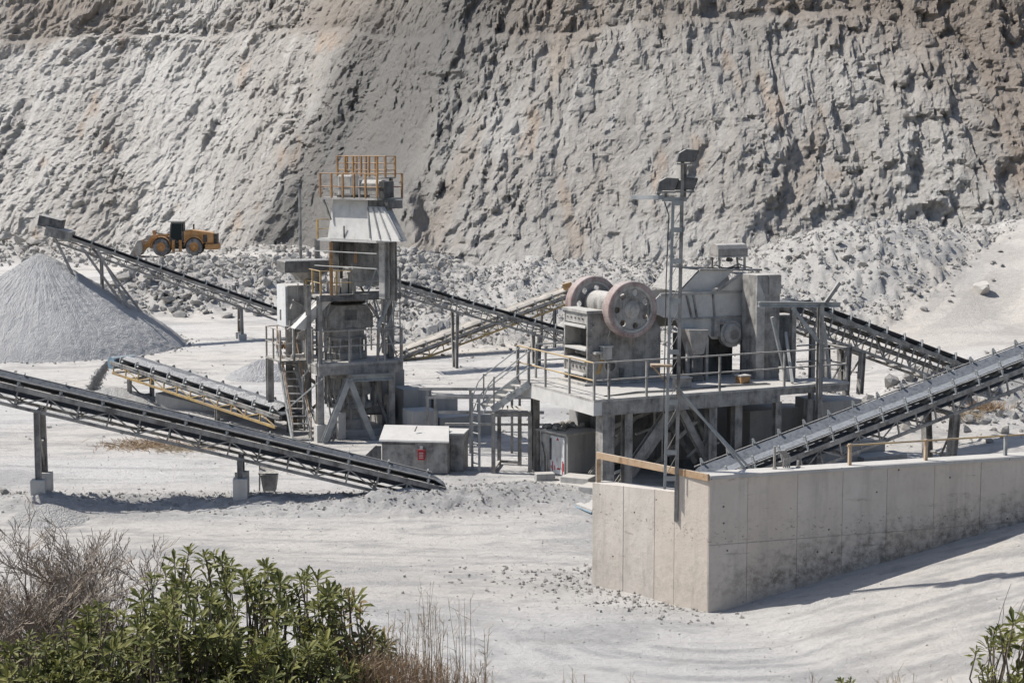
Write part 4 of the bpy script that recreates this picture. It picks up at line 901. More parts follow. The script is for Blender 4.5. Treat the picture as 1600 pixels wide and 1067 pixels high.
ap = f0(545, 592, -.35); al_, ar_ = f0(506, 692, -.35), f0(584, 684, -.35); al_.z = max(al_.z, -.05); ar_.z = -.05
for q in (al_, ar_): MB().ibeam(ap, q, .2, .2, (0, 1, 0), .025).build('raking_leg', M['galv'], tw)
MB().ibeam(ap + Vector((.05, 0, .02)), f0(612, 588, -.35), .2, .24).build('tie_beam', M['galv'], tw)
# posts up to the higher decks
for px, v_, z1 in ((482, .4, 5.6), (499, .25, 5.2), (510, 1.8, 5.2), (609, .6, 7.1), (600, 2.2, 7.1), (497, 2.6, 7.1)):
    u_ = f0(px, 500, v_).x; MB().ibeam((u_, v_, Z1), (u_, v_, z1), .16, .16, (0, 1, 0), .02).build('post', M['steel'], tw)
u2a, u2b, Z2 = f0(500, 460).x, f0(627, 460).x, 5.2
MB().bx(u2a, u2b, .1, 1.9, Z2 - .06, Z2 + .02).build('deck', M['steel_light'], tw)
MB().bx(u2a, u2b, .0, .098, Z2 - .18, Z2 + .05).build('deck_edge_beam', M['steel_dark'], tw)
Z3 = 7.22; Z4 = 8.71
B2 = Frame(A(516, 373, 61.2)[:2], R(-38)); b0 = lambda px, py, v=0.0: B2.f(px, py, v)
tu = B2.thing('railed_platform', 'orange railed platform crowning the crushing tower', 'platform', (1.0, .6, Z3))
u3a, u3b = b0(498, 373).x, b0(592, 373).x
MB().bx(u3a, u3b, -.1, 1.3, Z3 - .05, Z3 + .03).build('deck', M['white_plate'], tu)
u4a, u4b = b0(503, 307).x, b0(592, 307).x; V4 = 1.25
MB().bx(u4a, u4b, -.1, V4, Z4 - .07, Z4).build('deck', M['steel_light'], tu)
for u_ in (u3a + .15, u3b - .12): MB().ibeam((u_, .9, 5.1), (u_, .9, Z3 - .06), .16, .16, (0, 1, 0), .02).build('post', M['steel'], tu)
MB().beam((u4b - .05, .2, Z4 - .1), (u4b - .4, .2, Z4 - .7), .06, .06).build('brace', M['steel'], tu)
MB().beam((u4a + .08, .0, Z4 - .1), (u4a + .42, .0, Z4 - .8), .06, .06).build('brace', M['steel'], tu)
# back enclosure between second and third deck
MB().bx(u3a + .1, u3b - .15, 1.0, 1.08, 6.2, Z3 - .06).build('back_sheet', M['steel_dark'], tu)
MB().bx(u3a + .1, u3a + .5, .5, .58, 6.1, Z3 - .06).build('side_sheet', M['dark'], tu)
MB().ibeam((b0(600, 400, .5).x, .5, Z2), (b0(600, 400, .5).x, .5, Z3 - .05), .26, .26, (0, 1, 0)).build('post', M['steel_light'], tu)
oc = f0(518, 400, -.05).x; MB().ibeam((oc, -.0, Z2 + .02), (oc, -.0, Z3 - .1), .10, .10, (0, 1, 0), .02).build('post', M['orange'], tw)
# railings
rz_ = dict(mats=('steel_rusty', 'steel_rusty'), r=.022)
railing(tw, [(0, 0.05, Z1), (UR * .36, .05, Z1), (UR * .72, .05, Z1), (UR - .03, .05, Z1)], [(.02, .05, Z1), (UR * .36, .05, Z1), (UR * .70, .05, Z1), (UR * .78, .05, Z1), (UR - .03, .05, Z1)], h=1.15, **rz_)
railing(tw, [(0.02, .05, Z1), (.02, 1.6, Z1)], [(.02, .8, Z1), (.02, 1.6, Z1)], h=1.15, **rz_)
railing(tw, [(UR - .03, .05, Z1), (UR - .03, 1.8, Z1), (UR - .03, 3.4, Z1)], [(UR - .03, 1.0, Z1), (UR - .03, 1.8, Z1), (UR - .03, 3.4, Z1)], h=1.15, **rz_)
railing(tw, [(-.98, 1.5, Z1), (-.98, 3.3, Z1), (-.05, 3.3, Z1)], [(-.98, 1.5, Z1), (-.98, 2.4, Z1), (-.98, 3.3, Z1)], h=1.1, **rz_)
ur = f0(553, 430).x
railing(tw, [(ur, .06, Z2), (u2b - .02, .06, Z2), (u2b - .02, 1.85, Z2)], [(ur, .06, Z2), (u2b - .45, .06, Z2), (u2b - .02, .06, Z2)], h=.95, mats=('steel', 'steel'), r=.022)
railing(tu, [(u3a - .1, -.12, Z2 + .65), (u3b, -.12, Z2 + .65)], [], h=.95, mats=('galv', 'steel'), r=.02, mids=(.45,))
og = dict(mats=('orange', 'orange'), r=.018)
railing(tu, [(u4a, -.08, Z4), (u4b, -.08, Z4), (u4b, V4 - .05, Z4), (u4a, V4 - .05, Z4), (u4a, -.08, Z4)], [(u4a + (u4b - u4a) * k / 5, -.08, Z4) for k in range(6)] + [(u4b, V4 - .05, Z4), (u4a, V4 - .05, Z4)], h=.84, mids=(.45,), **og)
uc0, uc1 = b0(527, 250, .7).x, b0(602, 250, .7).x
railing(tu, [(uc0, .7, Z4 + .72), (uc1, .7, Z4 + .72), (uc1, 1.2, Z4 + .72), (uc0, 1.2, Z4 + .72), (uc0, .7, Z4 + .72)], [(uc0 + (uc1 - uc0) * k / 6, .7, Z4 + .72) for k in range(7)] + [(uc0 + (uc1 - uc0) * k / 5, 1.2, Z4 + .72) for k in range(6)], h=.72, mids=(.66, .33), **og)
MB().bx(uc0, uc1, .66, 1.24, Z4 + .66, Z4 + .718).build('upper_deck', M['steel_light'], tu)
for u_ in (uc0 + .1, uc1 - .1): MB().beam((u_, 1.1, Z4), (u_, 1.1, Z4 + .66), .1, .1, (0, 1, 0)).build('post', M['steel'], tu)
# bracing, ladder and pipes around the tower
for a_, b_, w_, m_ in (((.1, .3, Z1), (1.0, 1.9, Z2 - .1), .07, 'steel'), ((UR - .4, .6, Z1), (UR - .9, .6, Z2 - .2), .06, 'galv'), ((.1, 3.3, .2), (2.7, 3.3, 2.3), .12, 'steel'), ((2.7, 3.3, .2), (.1, 3.3, 2.3), .12, 'steel'), ((.1, .3, .3), (.1, 3.2, 2.3), .10, 'steel'), ((2.75, .3, .3), (2.75, 3.2, 2.3), .10, 'steel'), ((.3, .4, Z2 - .1), (-.6, 1.2, 4.2), .06, 'steel_light'), ((1.0, 1.5, Z2), (1.9, 1.5, 6.9), .07, 'steel'), ((2.2, 1.5, Z2), (1.3, 1.5, 6.9), .07, 'steel')):
    MB().beam(a_, b_, w_, w_).build('brace', M[m_], tw)
for u_ in (2.95, 3.2): MB().beam((u_, .35, Z1), (u_, .35, 6.0), .035, .035, (0, 1, 0)).build('ladder_rail', M['steel_rusty'], tw)
for k in range(10): MB().tube((2.95, .35, Z1 + .3 + .29 * k), (3.2, .35, Z1 + .3 + .29 * k), .014).build('rung', M['steel_rusty'], tw)
for k, (pts_, r_) in enumerate((([(.35, .3, Z1 + .1), (.35, .3, 4.4), (.6, .6, 4.9)], .05), ([(2.35, .4, Z1), (2.4, .4, 4.3), (2.2, .9, 4.8)], .06), ([(-.5, 1.4, Z1), (-.5, 1.4, 4.1), (.2, 1.4, 4.4)], .05), ([(-.2, 1.2, .2), (-.25, 1.2, 2.2), (.1, 1.0, 2.7)], .04), ([(.5, -.05, .2), (.45, .4, 1.4), (.6, .8, 2.3)], .035))):
    MB().path(pts_, r_, 8).build('pipe', M['steel_light' if k % 2 else 'steel'], tw)
yl = dict(mats=('yellow', 'yellow'), r=.018)
railing(tw, [(u2a + .05, .06, Z2), (ur - .05, .06, Z2)], [(u2a + .05, .06, Z2), ((u2a + ur) / 2, .06, Z2)], h=.9, **yl)
railing(tw, [(u2a + .05, .1, Z2), (u2a + .05, 1.8, Z2)], [(u2a + .05, 1.0, Z2), (u2a + .05, 1.8, Z2)], h=.9, **yl)
railing(tu, [(u3a + .02, -.08, Z3), (u3a + .02, 1.2, Z3)], [(u3a + .02, -.08, Z3), (u3a + .02, 1.2, Z3)], h=.7, **yl)
MB().prism([(.25, .25, 5.1), (.65, .25, 5.1), (-.35, .45, 4.0), (-.75, .45, 4.05)], (0, .5, 0)).build('side_chute', M['white_plate'], tw)
for a_, b_ in (((2.2, .12, Z1 + .05), (3.0, .12, Z2 - .2)), ((3.0, .12, Z1 + .05), (2.2, .12, Z2 - .2)), ((.05, .12, .5), (.05, 3.3, 2.3)), ((.1, -.1, 2.3), (-.85, 1.4, 1.0)), ((1.9, .2, Z2), (2.6, .2, Z3 - .1)), ((2.6, .2, Z2), (1.9, .2, Z3 - .1))):
    MB().beam(a_, b_, .05, .05).build('brace', M['galv'], tw)
# cone crusher hanging in the frame
cc = T.thing('cone_crusher', 'dusty cone crusher with round bowl hanging in the tower frame', 'crusher', (1.45, 1.6, 0))
cu, cv = f0(548, 620, 1.5).x, 1.5
MB().lathe([(0, 2.36), (.88, 2.36), (.92, 2.28), (.92, 2.12), (.74, 2.06), (.74, 1.7), (.80, 1.66), (.80, 1.5), (.62, 1.42), (.66, 1.2), (.84, 1.16), (.84, 1.0), (.6, .94), (.5, .62), (.7, .58), (.7, .1), (0, .1)], (cu, cv, 0), n=28).build('bowl', M['steel_light'], cc)
for k in range(8):
    a_ = 2 * math.pi * k / 8 + .2; p = Vector((cu + .93 * math.cos(a_), cv + .93 * math.sin(a_), 0)); MB().tube(p + Vector((0, 0, 1.05)), p + Vector((0, 0, 2.2)), .07, 10).build('spring_cylinder', M['steel_rusty'] if k % 3 == 0 else M['steel'], cc)
MB().tube((cu, cv, .8), (cu + 1.35, cv - .2, .8), .17, 14).build('countershaft', M['steel'], cc)
pl = MB().lathe([(0, 0), (.1, 0), (.42, .02), (.5, 0), (.5, .2), (0, .2)], (cu + 1.3, cv - .2, .9), (1, -.15, 0), 26).build('drive_pulley', M['steel_rusty'], cc)
hs = MB()
for k in range(7):
    a_ = 2 + k * .33; x0 = cu + .8 * math.cos(a_); y0 = cv - .8 * abs(math.sin(a_))
    hs.path([(x0, y0, 2.3), (x0 - .12, y0 - .1, 1.6), (x0 + .05, y0 - .15, 1.0), (x0 + .1, y0, .6)], .028, 5)
hs.build('hoses', M['steel_light'], cc)
MB().bx(cu - 1.1, cu + 1.2, cv - .9, cv + .9, -.1, .22).build('base_block', M['conc'], cc, bevel=.03)
MB().bx(cu - .9, cu - .62, cv - 1.25, cv - 1.0, .0, .95).build('oil_box', M['white_plate'], cc)
# crusher feed housing on the deck
ho = T.thing('feed_housing', 'grey chamfered steel housing with dark mouth above the cone crusher', 'housing', (1.3, 1.0, Z1))
hu0, hu1 = f0(513, 500, .75).x, f0(583, 500, .75).x; hv = .75
MB().prism([(hu0 + .03, hv, 3.95), (hu1, hv, 3.95), (hu1, hv, 4.45), (hu1 - .22, hv, 4.78), (hu0 + .30, hv, 4.78), (hu0 + .03, hv, 4.45)], (0, 1.5, 0)).build('body', M['steel'], ho, bevel=.015)
MB().bx(hu0 + .62, hu1 - .62, hv - .02, hv - .002, 4.25, 4.62).build('cover', M['steel_dark'], ho)
MB().lathe([(0, 3.94), (.80, 3.94), (.80, 3.86), (.72, 3.84), (.72, 3.62), (.80, 3.6), (.80, 3.5), (.7, 3.48), (.7, 3.05), (.82, 3.02), (.82, 2.81)], ((hu0 + hu1) / 2, hv + .75, 0), n=26).build('drum', M['steel'], ho)
for k in range(5): a_ = -2.6 + k * .5; MB().beam(((hu0 + hu1) / 2 + .8 * math.cos(a_), hv + .75 + .8 * math.sin(a_), 2.82), ((hu0 + hu1) / 2 + .8 * math.cos(a_), hv + .75 + .8 * math.sin(a_), 3.6), .07, .07, (0, 1, 0)).build('drum_rib', M['steel_light'], ho)
MB().bx(hu0 + .28, hu1 - .12, hv + .55, hv + .60, 4.782, 5.12).build('mouth', M['dark'], ho)  # black sheet standing in for the shade within the gap
MB().bx(hu0 + .45, hu1 - .25, hv + .3, hv + .42, 4.90, 4.97).build('mouth_bar', M['steel_rusty'], ho)
tag(MB().tube(T.w(*f0(590, 512, .2)), T.w(*f0(621, 440, .2)), .075, 12).build('chute_pipe', M['galv']), 'sloping galvanised pipe at the right side of the tower', 'pipe')
# upper feeder between decks
uf = T.thing('screen_feeder', 'dark motor box and trough on the second tower deck', 'feeder', (2.0, .8, Z2))
ub0, ub1 = f0(566, 405, .3).x, f0(610, 405, .3).x
MB().bx(ub0, ub1, .25, 1.1, 6.18, 6.55).build('motor_box', M['steel_dark'], uf, bevel=.02); MB().bx(ub0 - .04, ub1 + .04, .2, 1.15, 6.552, 6.62).build('lid', M['white_plate'], uf)
MB().bx(ub0 - .3, ub1, .4, 1.6, 5.5, 6.1).build('trough', M['steel_light'], uf); MB().bx(ub0 - .35, ub1 + .05, .35, 1.65, 6.103, 6.16).build('trough_flange', M['white_plate'], uf)
MB().lathe([(0, .3), (.06, .28), (.11, .2), (.12, .05), (.12, -.2), (0, -.2)], (f0(558, 400, .3).x, .3, 6.55), n=16).build('warning_dome', M['orange'], uf)
for k in range(3): MB().bx(ub0 - 1.0 + .3 * k, ub0 - .75 + .3 * k, .6, 1.4, Z2 + .03, Z2 + .35 + .22 * k).build('gear_box', M['steel_light'], uf)
# feed bin with sloping apron
fb = B2.thing('feed_bin', 'pale plated feed bin with sloping apron below the top deck', 'bin', (.9, .5, Z3))
bA, bB, bC = b0(513, 340).x, b0(588, 340).x, b0(626, 370, -.3).x; ap0 = b0(570, 318).x
MB().add([(bA, -.05, Z3 + .04), (bB, -.05, Z3 + .04), (bB - .32, .22, Z4 - .25), (bB - .32, .26, Z4 - .08), (bA, .26, Z4 - .08), (bA, 1.15, Z3 + .04), (bB, 1.15, Z3 + .04), (bB - .32, 1.15, Z4 - .25), (bB - .32, 1.15, Z4 - .08), (bA, 1.15, Z4 - .08)],
    [(0, 1, 2, 3, 4), (9, 8, 7, 6, 5), (0, 5, 6, 1), (1, 6, 7, 2), (2, 7, 8, 3), (3, 8, 9, 4), (4, 9, 5, 0)]).build('shell', M['white_plate'], fb)
MB().prism([(ap0, .10, Z4 - .36), (ap0 + .80, .10, Z4 - .36), (bC, -.30, Z3 + .05), (bB - .05, -.30, Z3 + .05)], (.0, .05, .06)).build('apron_plate', M['white_plate'], fb)
MB().prism([(ap0 + .80, .1, Z4 - .36), (ap0 + .80, .5, Z4 - .36), (bC, .05, Z3 + .05), (bC, -.25, Z3 + .05)], (-.05, 0, 0)).build('apron_side', M['steel'], fb)
for k in range(4):
    x0 = ap0 + .04 + .24 * k; x1 = bB - .02 + (bC - bB) * k / 3.05
    MB().beam((x0, .09, Z4 - .33), (x1, -.31, Z3 + .13), .045, .045).build('apron_rib', M['steel_light'], fb)
MB().bx(ap0, ap0 + .95, .15, .9, Z4 - .36, Z4 - .075).build('neck', M['steel_dark'], fb)
MB().bx(bA + .78, bA + .82, -.06, -.03, Z3 + .08, Z3 + .5).build('slot', M['dark'], fb)
# boxes on the top deck
ca = B2.thing('control_cabinet', 'white upright cabinet on the top deck of the tower', 'cabinet', (.5, .3, Z4))
k0, k1 = b0(528, 290, .1).x, b0(549, 290, .1).x
MB().bx(k0, k1, .1, .5, Z4 + .08, Z4 + .78).build('body', M['white_plate'], ca, bevel=.03); MB().bx(k0 + .05, k1 - .05, .088, .098, Z4 + .14, Z4 + .72).build('door', M['steel_light'], ca)
MB().bx(k0 - .03, k1 + .03, .08, .55, Z4 + .003, Z4 + .078).build('base', M['dark'], ca)
cd_ = B2.thing('drive_cover', 'long grey drive cover with dark end on the top deck', 'cover', (1.4, .3, Z4))
k0, k1 = b0(562, 290, .1).x, b0(592, 290, .1).x
MB().prism([(k0, .1, Z4 + .1), (k0, .1, Z4 + .5), (k0, .25, Z4 + .62), (k0, .5, Z4 + .62), (k0, .62, Z4 + .1)], (k1 - k0, 0, 0)).build('cover', M['steel'], cd_, bevel=.02)
MB().bx(k1 + .005, k1 + .24, .1, .6, Z4 + .01, Z4 + .58).build('motor', M['dark'], cd_); MB().bx(k0 - .04, k0 - .003, .08, .62, Z4 + .01, Z4 + .62).build('end_plate', M['white_plate'], cd_)
# stair at the left of the tower
ts = T.thing('tower_stair', 'steep steel stair with orange handrails on the left of the tower', 'stair', (-1.0, .2, 0))
def stair_pt(px, py, k): return T.loc(A(px, py, 61.3 + 2.0 * k))
tl, bl_ = stair_pt(433, 548, 1), stair_pt(458, 694, 0); trr, brr = stair_pt(459, 548, 1), stair_pt(487, 694, 0)
for a_, b_ in ((tl, bl_), (trr, brr)): MB().beam(b_, a_, .05, .2).build('stringer', M['galv'], ts)
for k in range(12):
    f_ = (k + .7) / 12.5; a_, b_ = bl_.lerp(tl, f_), brr.lerp(trr, f_); MB().beam(a_, b_, .22, .035).build('tread', M['steel_light'], ts)
for a_, b_ in ((tl, bl_), (trr, brr)):
    for h_, m_ in ((.55, 'steel_rusty'), (.95, 'orange')): MB().tube(b_ + Vector((0, 0, h_ * .9)), a_ + Vector((0, 0, h_)), .024).build('handrail', M[m_], ts)
    for f_ in (.02, .33, .66, .98): p = b_.lerp(a_, f_); MB().beam(p, p + Vector((0, 0, .95)), .045, .045, (1, 0, 0)).build('post', M['steel_rusty'], ts)
for k, (px, lab) in enumerate(((437, 'left orange paint can on the tower stair landing'), (449, 'right orange bag on the tower stair landing'))):
    p = A(px, 545, 63.6); o = MB().lathe([(0, 0), (.13, 0), (.15, .12), (.12, .26), (.05, .3), (0, .3)], p, n=12).build('container', M['orange']); tag(o, lab, 'container')
# hoppers and cabinets left of the tower
lh = T.thing('trough_hopper', 'dark shallow trough on a conical hopper left of the tower', 'hopper', (-.6, 1.8, 3.0))
q0, q1 = T.f(444, 420, 1.6), T.f(517, 420, 1.6)
MB().bx(q0.x, q1.x, 1.5, 2.6, q0.z - .15, q0.z + .24).build('trough', M['steel_dark'], lh); MB().bx(q0.x + .03, q1.x - .03, 1.53, 2.57, q0.z + .242, q0.z + .28).build('sand_fill', M['gravel_pale'], lh)
qm = (q0.x + q1.x) / 2 + .1
hc = MB(); TT = [(qm - .62, 1.6, q0.z - .153), (qm + .62, 1.6, q0.z - .153), (qm + .62, 2.5, q0.z - .153), (qm - .62, 2.5, q0.z - .153)]; BB = [(qm - .13, 1.9, q0.z - .55), (qm + .13, 1.9, q0.z - .55), (qm + .13, 2.2, q0.z - .55), (qm - .13, 2.2, q0.z - .55)]
hc.add(TT + BB, [(0, 1, 2, 3), (0, 4, 5, 1), (1, 5, 6, 2), (2, 6, 7, 3), (3, 7, 4, 0), (7, 6, 5, 4)]); hc.build('cone', M['steel'], lh)
MB().tube((qm, 2.05, 1.0), (qm, 2.05, q0.z - .5), .13, 12).build('pipe', M['steel'], lh)
lc = T.thing('white_duct', 'white streaked upright duct box left of the tower', 'duct', (-1.2, 2.8, 3.0))
w0, w1, w2 = T.f(441, 480, 2.6), T.f(461, 480, 2.6), T.f(481, 480, 2.6)
MB().bx(w0.x + .1, w2.x, 2.3, 3.5, w1.z - .75, w1.z + .82).build('body', M['steel_light'], lc, bevel=.02)
MB().bx(w0.x + .05, w0.x + .096, 2.35, 3.45, w1.z - .7, w1.z + .8).build('lit_side', M['white_door'], lc)  # sunlit left face given a whiter colour than the body
MB().ibeam((w0.x + .2, 2.5, .0), (w0.x + .2, 2.5, w1.z - .75), .2, .2, (0, 1, 0)).build('leg', M['steel'], lc)
MB().ibeam((w2.x - .2, 3.2, .0), (w2.x - .2, 3.2, w1.z - .75), .2, .2, (0, 1, 0)).build('leg', M['steel'], lc)
pw = T.thing('pipework', 'tangle of dusty pipes and rusty brackets left of the crusher housing', 'pipes', (-.2, 1.5, Z1))
for k in range(22):
    pp = MB(); a_ = Vector((rnd.uniform(-.9, .45), rnd.uniform(1.0, 2.4), rnd.uniform(2.9, 5.0))); dr = rnd.choice([(1, 0, 0), (0, 0, 1), (.8, 0, .5), (.7, .2, -.4)]); pp.tube(a_, a_ + Vector(dr) * rnd.uniform(.25, .8), rnd.uniform(.02, .06), 7)
    pp.build('pipe', M['steel_light'], pw)
for k in range(6):
    pp = MB(); a_ = Vector((rnd.uniform(-.9, .35), rnd.uniform(.9, 1.6), rnd.uniform(3.0, 4.8))); pp.box(a_, (rnd.uniform(.1, .35), .15, rnd.uniform(.1, .3)), Matrix.Rotation(rnd.uniform(-.6, .6), 3, 'Y'))
    pp.build('bracket', M['steel_rusty'], pw)
# lamp post behind the tower
lb_ = A(470, 420, 78); lb_.z = 0
lpst = thing('lamp_post', 'thin grey lamp post standing behind the dark trough hopper', 'lamp post', lb_)
MB().tube(lb_, lb_ + Vector((0, 0, 8.6)), .10, 10, .06).build('pole', M['steel'], lpst, world=True)
MB().path([lb_ + Vector((0, 0, 8.55)), lb_ + Vector((-.04, 0, 8.75)), lb_ + Vector((-.2, 0, 8.82))], .05).build('arm', M['steel'], lpst, world=True)
# ---------------------------------------------------------------- shelter and blocks right of the tower
Sh = Frame(G(597, 738)[:2], R(-8))
sh = Sh.thing('sheet_shelter', 'white-roofed sheet steel shelter over the tail of the front conveyor', 'shelter', (1.0, .6, 0))
Lx = 2.15
MB().bx(0, Lx, 0, .9, .0, 1.02).build('body', M['steel'], sh, bevel=.012)
MB().prism([(-.08, -.06, 1.03), (Lx + .06, -.06, 1.03), (Lx - .12, .95, 1.36), (-.12, .95, 1.36)], (0, .02, .05)).build('roof', M['white_plate'], sh)
MB().prism([(0, .02, 1.0), (0, .95, 1.0), (0, .93, 1.34)], (Lx - .1, 0, 0)).build('gable', M['steel'], sh)
MB().beam((1.0, .42, 1.30), (1.06, .5, 1.46), .03, .03).build('roof_handle', M['steel_dark'], sh)
MB().beam((-.05, -.02, .95), (1.1, -.02, .95), .02, .03).build('seam', M['dark'], sh)
MB().prism([(-.75, -.05, .35), (-.02, -.05, .35), (-.02, -.05, .88), (-.2, -.05, .88)], (0, .05, 0)).build('side_wing', M['steel_dark'], sh)
MB().bx(Lx + .01, Lx + .42, .55, 1.5, .0, 1.2).build('annex', M['steel'], sh); MB().bx(Lx - .35, Lx + .45, .52, 1.55, 1.203, 1.25).build('annex_roof', M['white_plate'], sh)
fx = Sh.thing('fire_extinguisher_box', 'small red fire box hanging on the front of the shelter', 'fire box', (1.3, -.05, .55))
MB().prism([(1.20, -.12, .46), (1.42, -.12, .46), (1.44, -.12, .80), (1.19, -.12, .80)], (0, .11, 0)).build('box', M['red'], fx, bevel=.01)
MB().bx(1.26, 1.36, -.1, -.02, .803, .90).build('bracket', M['white_plate'], fx)
pl_ = MB()
for k in range(4): pl_.bx(1.24, 1.38, -.1235, -.1205, .52 + .055 * k, .54 + .055 * k)
pl_.build('lettering', M['white_plate'], fx)
block('concrete_block', 'large square concrete block behind the white-roofed shelter', T, (3.1, 4.1, -1.1, -.1, -.1, 1.05), 'conc')
block('concrete_block', 'upper dusty concrete block directly right of the tower', T, (3.3, 4.4, .3, 1.5, -.1, 1.65), 'conc_grey')
block('concrete_block', 'middle stepped concrete block between tower and ladder frame', T, (4.45, 5.4, .2, 1.6, -.1, 1.35), 'conc_grey')
block('concrete_block', 'low wide concrete block nearest the ladder frame', T, (4.2, 6.3, -1.0, .15, -.1, .75), 'conc_grey')
block('concrete_block', 'tall sloping grey mass behind the tower legs', T, (3.0, 3.9, 1.8, 3.2, -.1, 2.2), 'conc_grey')
# ---------------------------------------------------------------- things in the yard on the left
lwall = MB().prism([G(243, 645), G(420, 666), G(420, 666) + Vector((0, 0, .15)), G(243, 645) + Vector((0, 0, .80))], (0.6, 1.2, 0)); tag(lwall.build('wedge_wall', M['conc_grey'], bevel=.02), 'low wedge-shaped concrete wall below the discharge conveyor', 'wall')
tb = thing('tub', 'small dented steel tub on legs beside the conveyor footing', 'tub', G(421, 772))
c_ = MB(); p_ = G(421, 772); tp = [(-.24, -.2, .62), (.26, -.2, .62), (.26, .25, .62), (-.24, .25, .62)]; bt = [(-.17, -.15, .12), (.19, -.15, .12), (.19, .2, .12), (-.17, .2, .12)]
c_.add([p_ + Vector(q) for q in tp + bt], [(0, 1, 2, 3), (0, 4, 5, 1), (1, 5, 6, 2), (2, 6, 7, 3), (3, 7, 4, 0), (7, 6, 5, 4)]); c_.build('bin', M['steel_light'], tb, world=True)
MB().prism([p_ + Vector((-.3, -.22, .66)), p_ + Vector((.3, -.22, .66)), p_ + Vector((.26, 0.05, .74)), p_ + Vector((-.24, .05, .82))], (0, 0, .025)).build('lid', M['steel_dark'], tb, world=True)
for x_ in (-.15, .16): MB().beam(p_ + Vector((x_, 0, -.05)), p_ + Vector((x_, 0, .14)), .05, .05, (0, 1, 0)).build('leg', M['steel'], tb, world=True)
MB().beam(p_ + Vector((-.3, 0, .1)), p_ + Vector((-.27, -.05, .95)), .05, .04).build('side_bar', M['steel'], tb, world=True)
def pile(name, label, c, r, h, mat, seed, n=150, m=70, sx=1.0, amp=.05):
    c = Vector(c); V = []; rad = np.linspace(0, 1, m) ** .85; an = np.linspace(0, 2 * np.pi, n, endpoint=False)
    Rr, An = np.meshgrid(rad, an); X = c.x + np.cos(An) * Rr * r * sx; Y = c.y + np.sin(An) * Rr * r
    wob = 1 + .06 * fbm(np.cos(An) * 1.3 + seed, np.sin(An) * 1.3, 0.0, 3)
    Z = h * (1 - (np.sqrt((Rr * 1.02) ** 2 + .0025) - .05) * (2 - wob)) + amp * fbm((X - c.x) * .9, (Y - c.y) * .9, seed, 4) + amp * .6 * fbm((X - c.x) * 4, (Y - c.y) * 4, seed, 3) * sstep(0, .1, Rr) + amp * 1.2 * fbm(An * 16, Rr * 2.2, seed, 3) * Rr * (1 - Rr) * 3 * (np.abs(An - np.pi) < 2.9)
    Z = np.maximum(Z, .0) + .12 * (1 - sstep(.75, 1.0, Rr)) - .12 - .12 * sstep(.9, 1, Rr)
    I = np.arange(n * m).reshape(n, m); J2 = np.roll(I, -1, 0); F = np.stack([I[:, :-1], J2[:, :-1], J2[:, 1:], I[:, 1:]], -1).reshape(-1, 4)
    o = link(name, np_mesh(name, np.stack([X - c.x, Y - c.y, Z], -1).reshape(-1, 3), F, False), None, M[mat]); o.location = c
    return tag(o, label, 'gravel pile')
PILES = []
pile('gravel_pile', 'huge conical heap of grey crushed gravel at the left edge', (-24.9, 91.3, 0), 7.6, 4.9, 'gravel', 2.0, 320, 130, 1.0, .09)
pile('gravel_pile', 'small grey gravel heap just left of the tower stair', tuple(G(410, 590)), 1.9, .85, 'gravel', 5.0, 140, 60)
pc_ = G(128, 672, 0)
pile('gravel_pile', 'low pale sand cone under the discharge conveyor stream', (pc_.x, 68.6, 0), 3.0, .95, 'gravel_pale', 8.0, 120, 50)
sp_ = G(75, 812); pile('gravel_pile', 'little spill heap in front of the first conveyor footing', (sp_.x, sp_.y, -.12), 1.5, .6, 'gravel_pale', 11.0, 90, 36)
sp_ = G(640, 782); pile('gravel_pile', 'spill heap of stones before the tail of the front conveyor', (sp_.x, sp_.y, -.05), 1.35, .45, 'gravel', 13.0, 90, 36, 1.5)
# falling stone
hp_ = ptB(-.15, 0, -.02); V = []; F = []
dd = (ptB(0, 0, 0) - ptB(1, 0, 0)); dd.z = 0; dd.normalize()
for i in range(3200):
    f_ = rnd.random() ** .8; dx = 2.1 * math.sqrt(f_); sp = .11 + .13 * f_
    p = hp_ + dd * dx + Vector((0, 0, -1.62 * f_)) + Vector((rnd.gauss(0, sp * .6), rnd.gauss(0, .2), rnd.gauss(0, .03 + .04 * f_)))
    s = rnd.uniform(.014, .034); b_ = len(V)
    V += [p + Vector((s, 0, -s * .6)), p + Vector((-s * .6, s * .8, -s * .5)), p + Vector((-s * .5, -s * .9, -s * .4)), p + Vector((0, 0, s))]; F += [(b_, b_ + 1, b_ + 2), (b_, b_ + 3, b_ + 1), (b_ + 1, b_ + 3, b_ + 2), (b_ + 2, b_ + 3, b_)]
tag(link('falling_stone', np_mesh('falling_stone', [tuple(v) for v in V], F), None, M['gravel_pale']), 'stream of fine stone falling from the blue conveyor head', 'falling stone', kind='stuff')

# ---------------------------------------------------------------- wheel loader (built facing -x)
wl_p = G(281, 401); wl_p.z = 0
wl = thing('wheel_loader', 'orange-yellow wheel loader with dark glass cab parked on the rubble bank', 'wheel loader', (wl_p.x, wl_p.y, gz(wl_p.x, wl_p.y) + .10), R(4))
wl.scale = (.94, 1.0, 1.04)
def lx(*a): return MB().bx(*a)
MB().prism([(.55, -.95, 1.25), (.55, -.95, 2.35), (1.4, -.95, 2.45), (3.3, -.95, 2.2), (3.6, -.95, 2.1), (3.6, -.95, 1.2)], (0, 1.9, 0)).build('engine_hood', M['loader'], wl, bevel=.06)
lx(3.61, 3.95, -.85, .85, 1.15, 2.1).build('radiator_grille', M['dark'], wl, bevel=.03)
lx(2.7, 4.1, -1.1, 1.1, .62, 1.14).build('counterweight', M['loader'], wl, bevel=.08)
lx(2.55, 2.95, -.97, -.955, 1.3, 2.0).build('vent_panel', M['dark'], wl)
MB().prism([(-.6, -.5, .65), (2.7, -.5, .65), (2.7, -.5, 1.24), (-.6, -.5, 1.24)], (0, 1.0, 0)).build('chassis', M['dark'], wl)
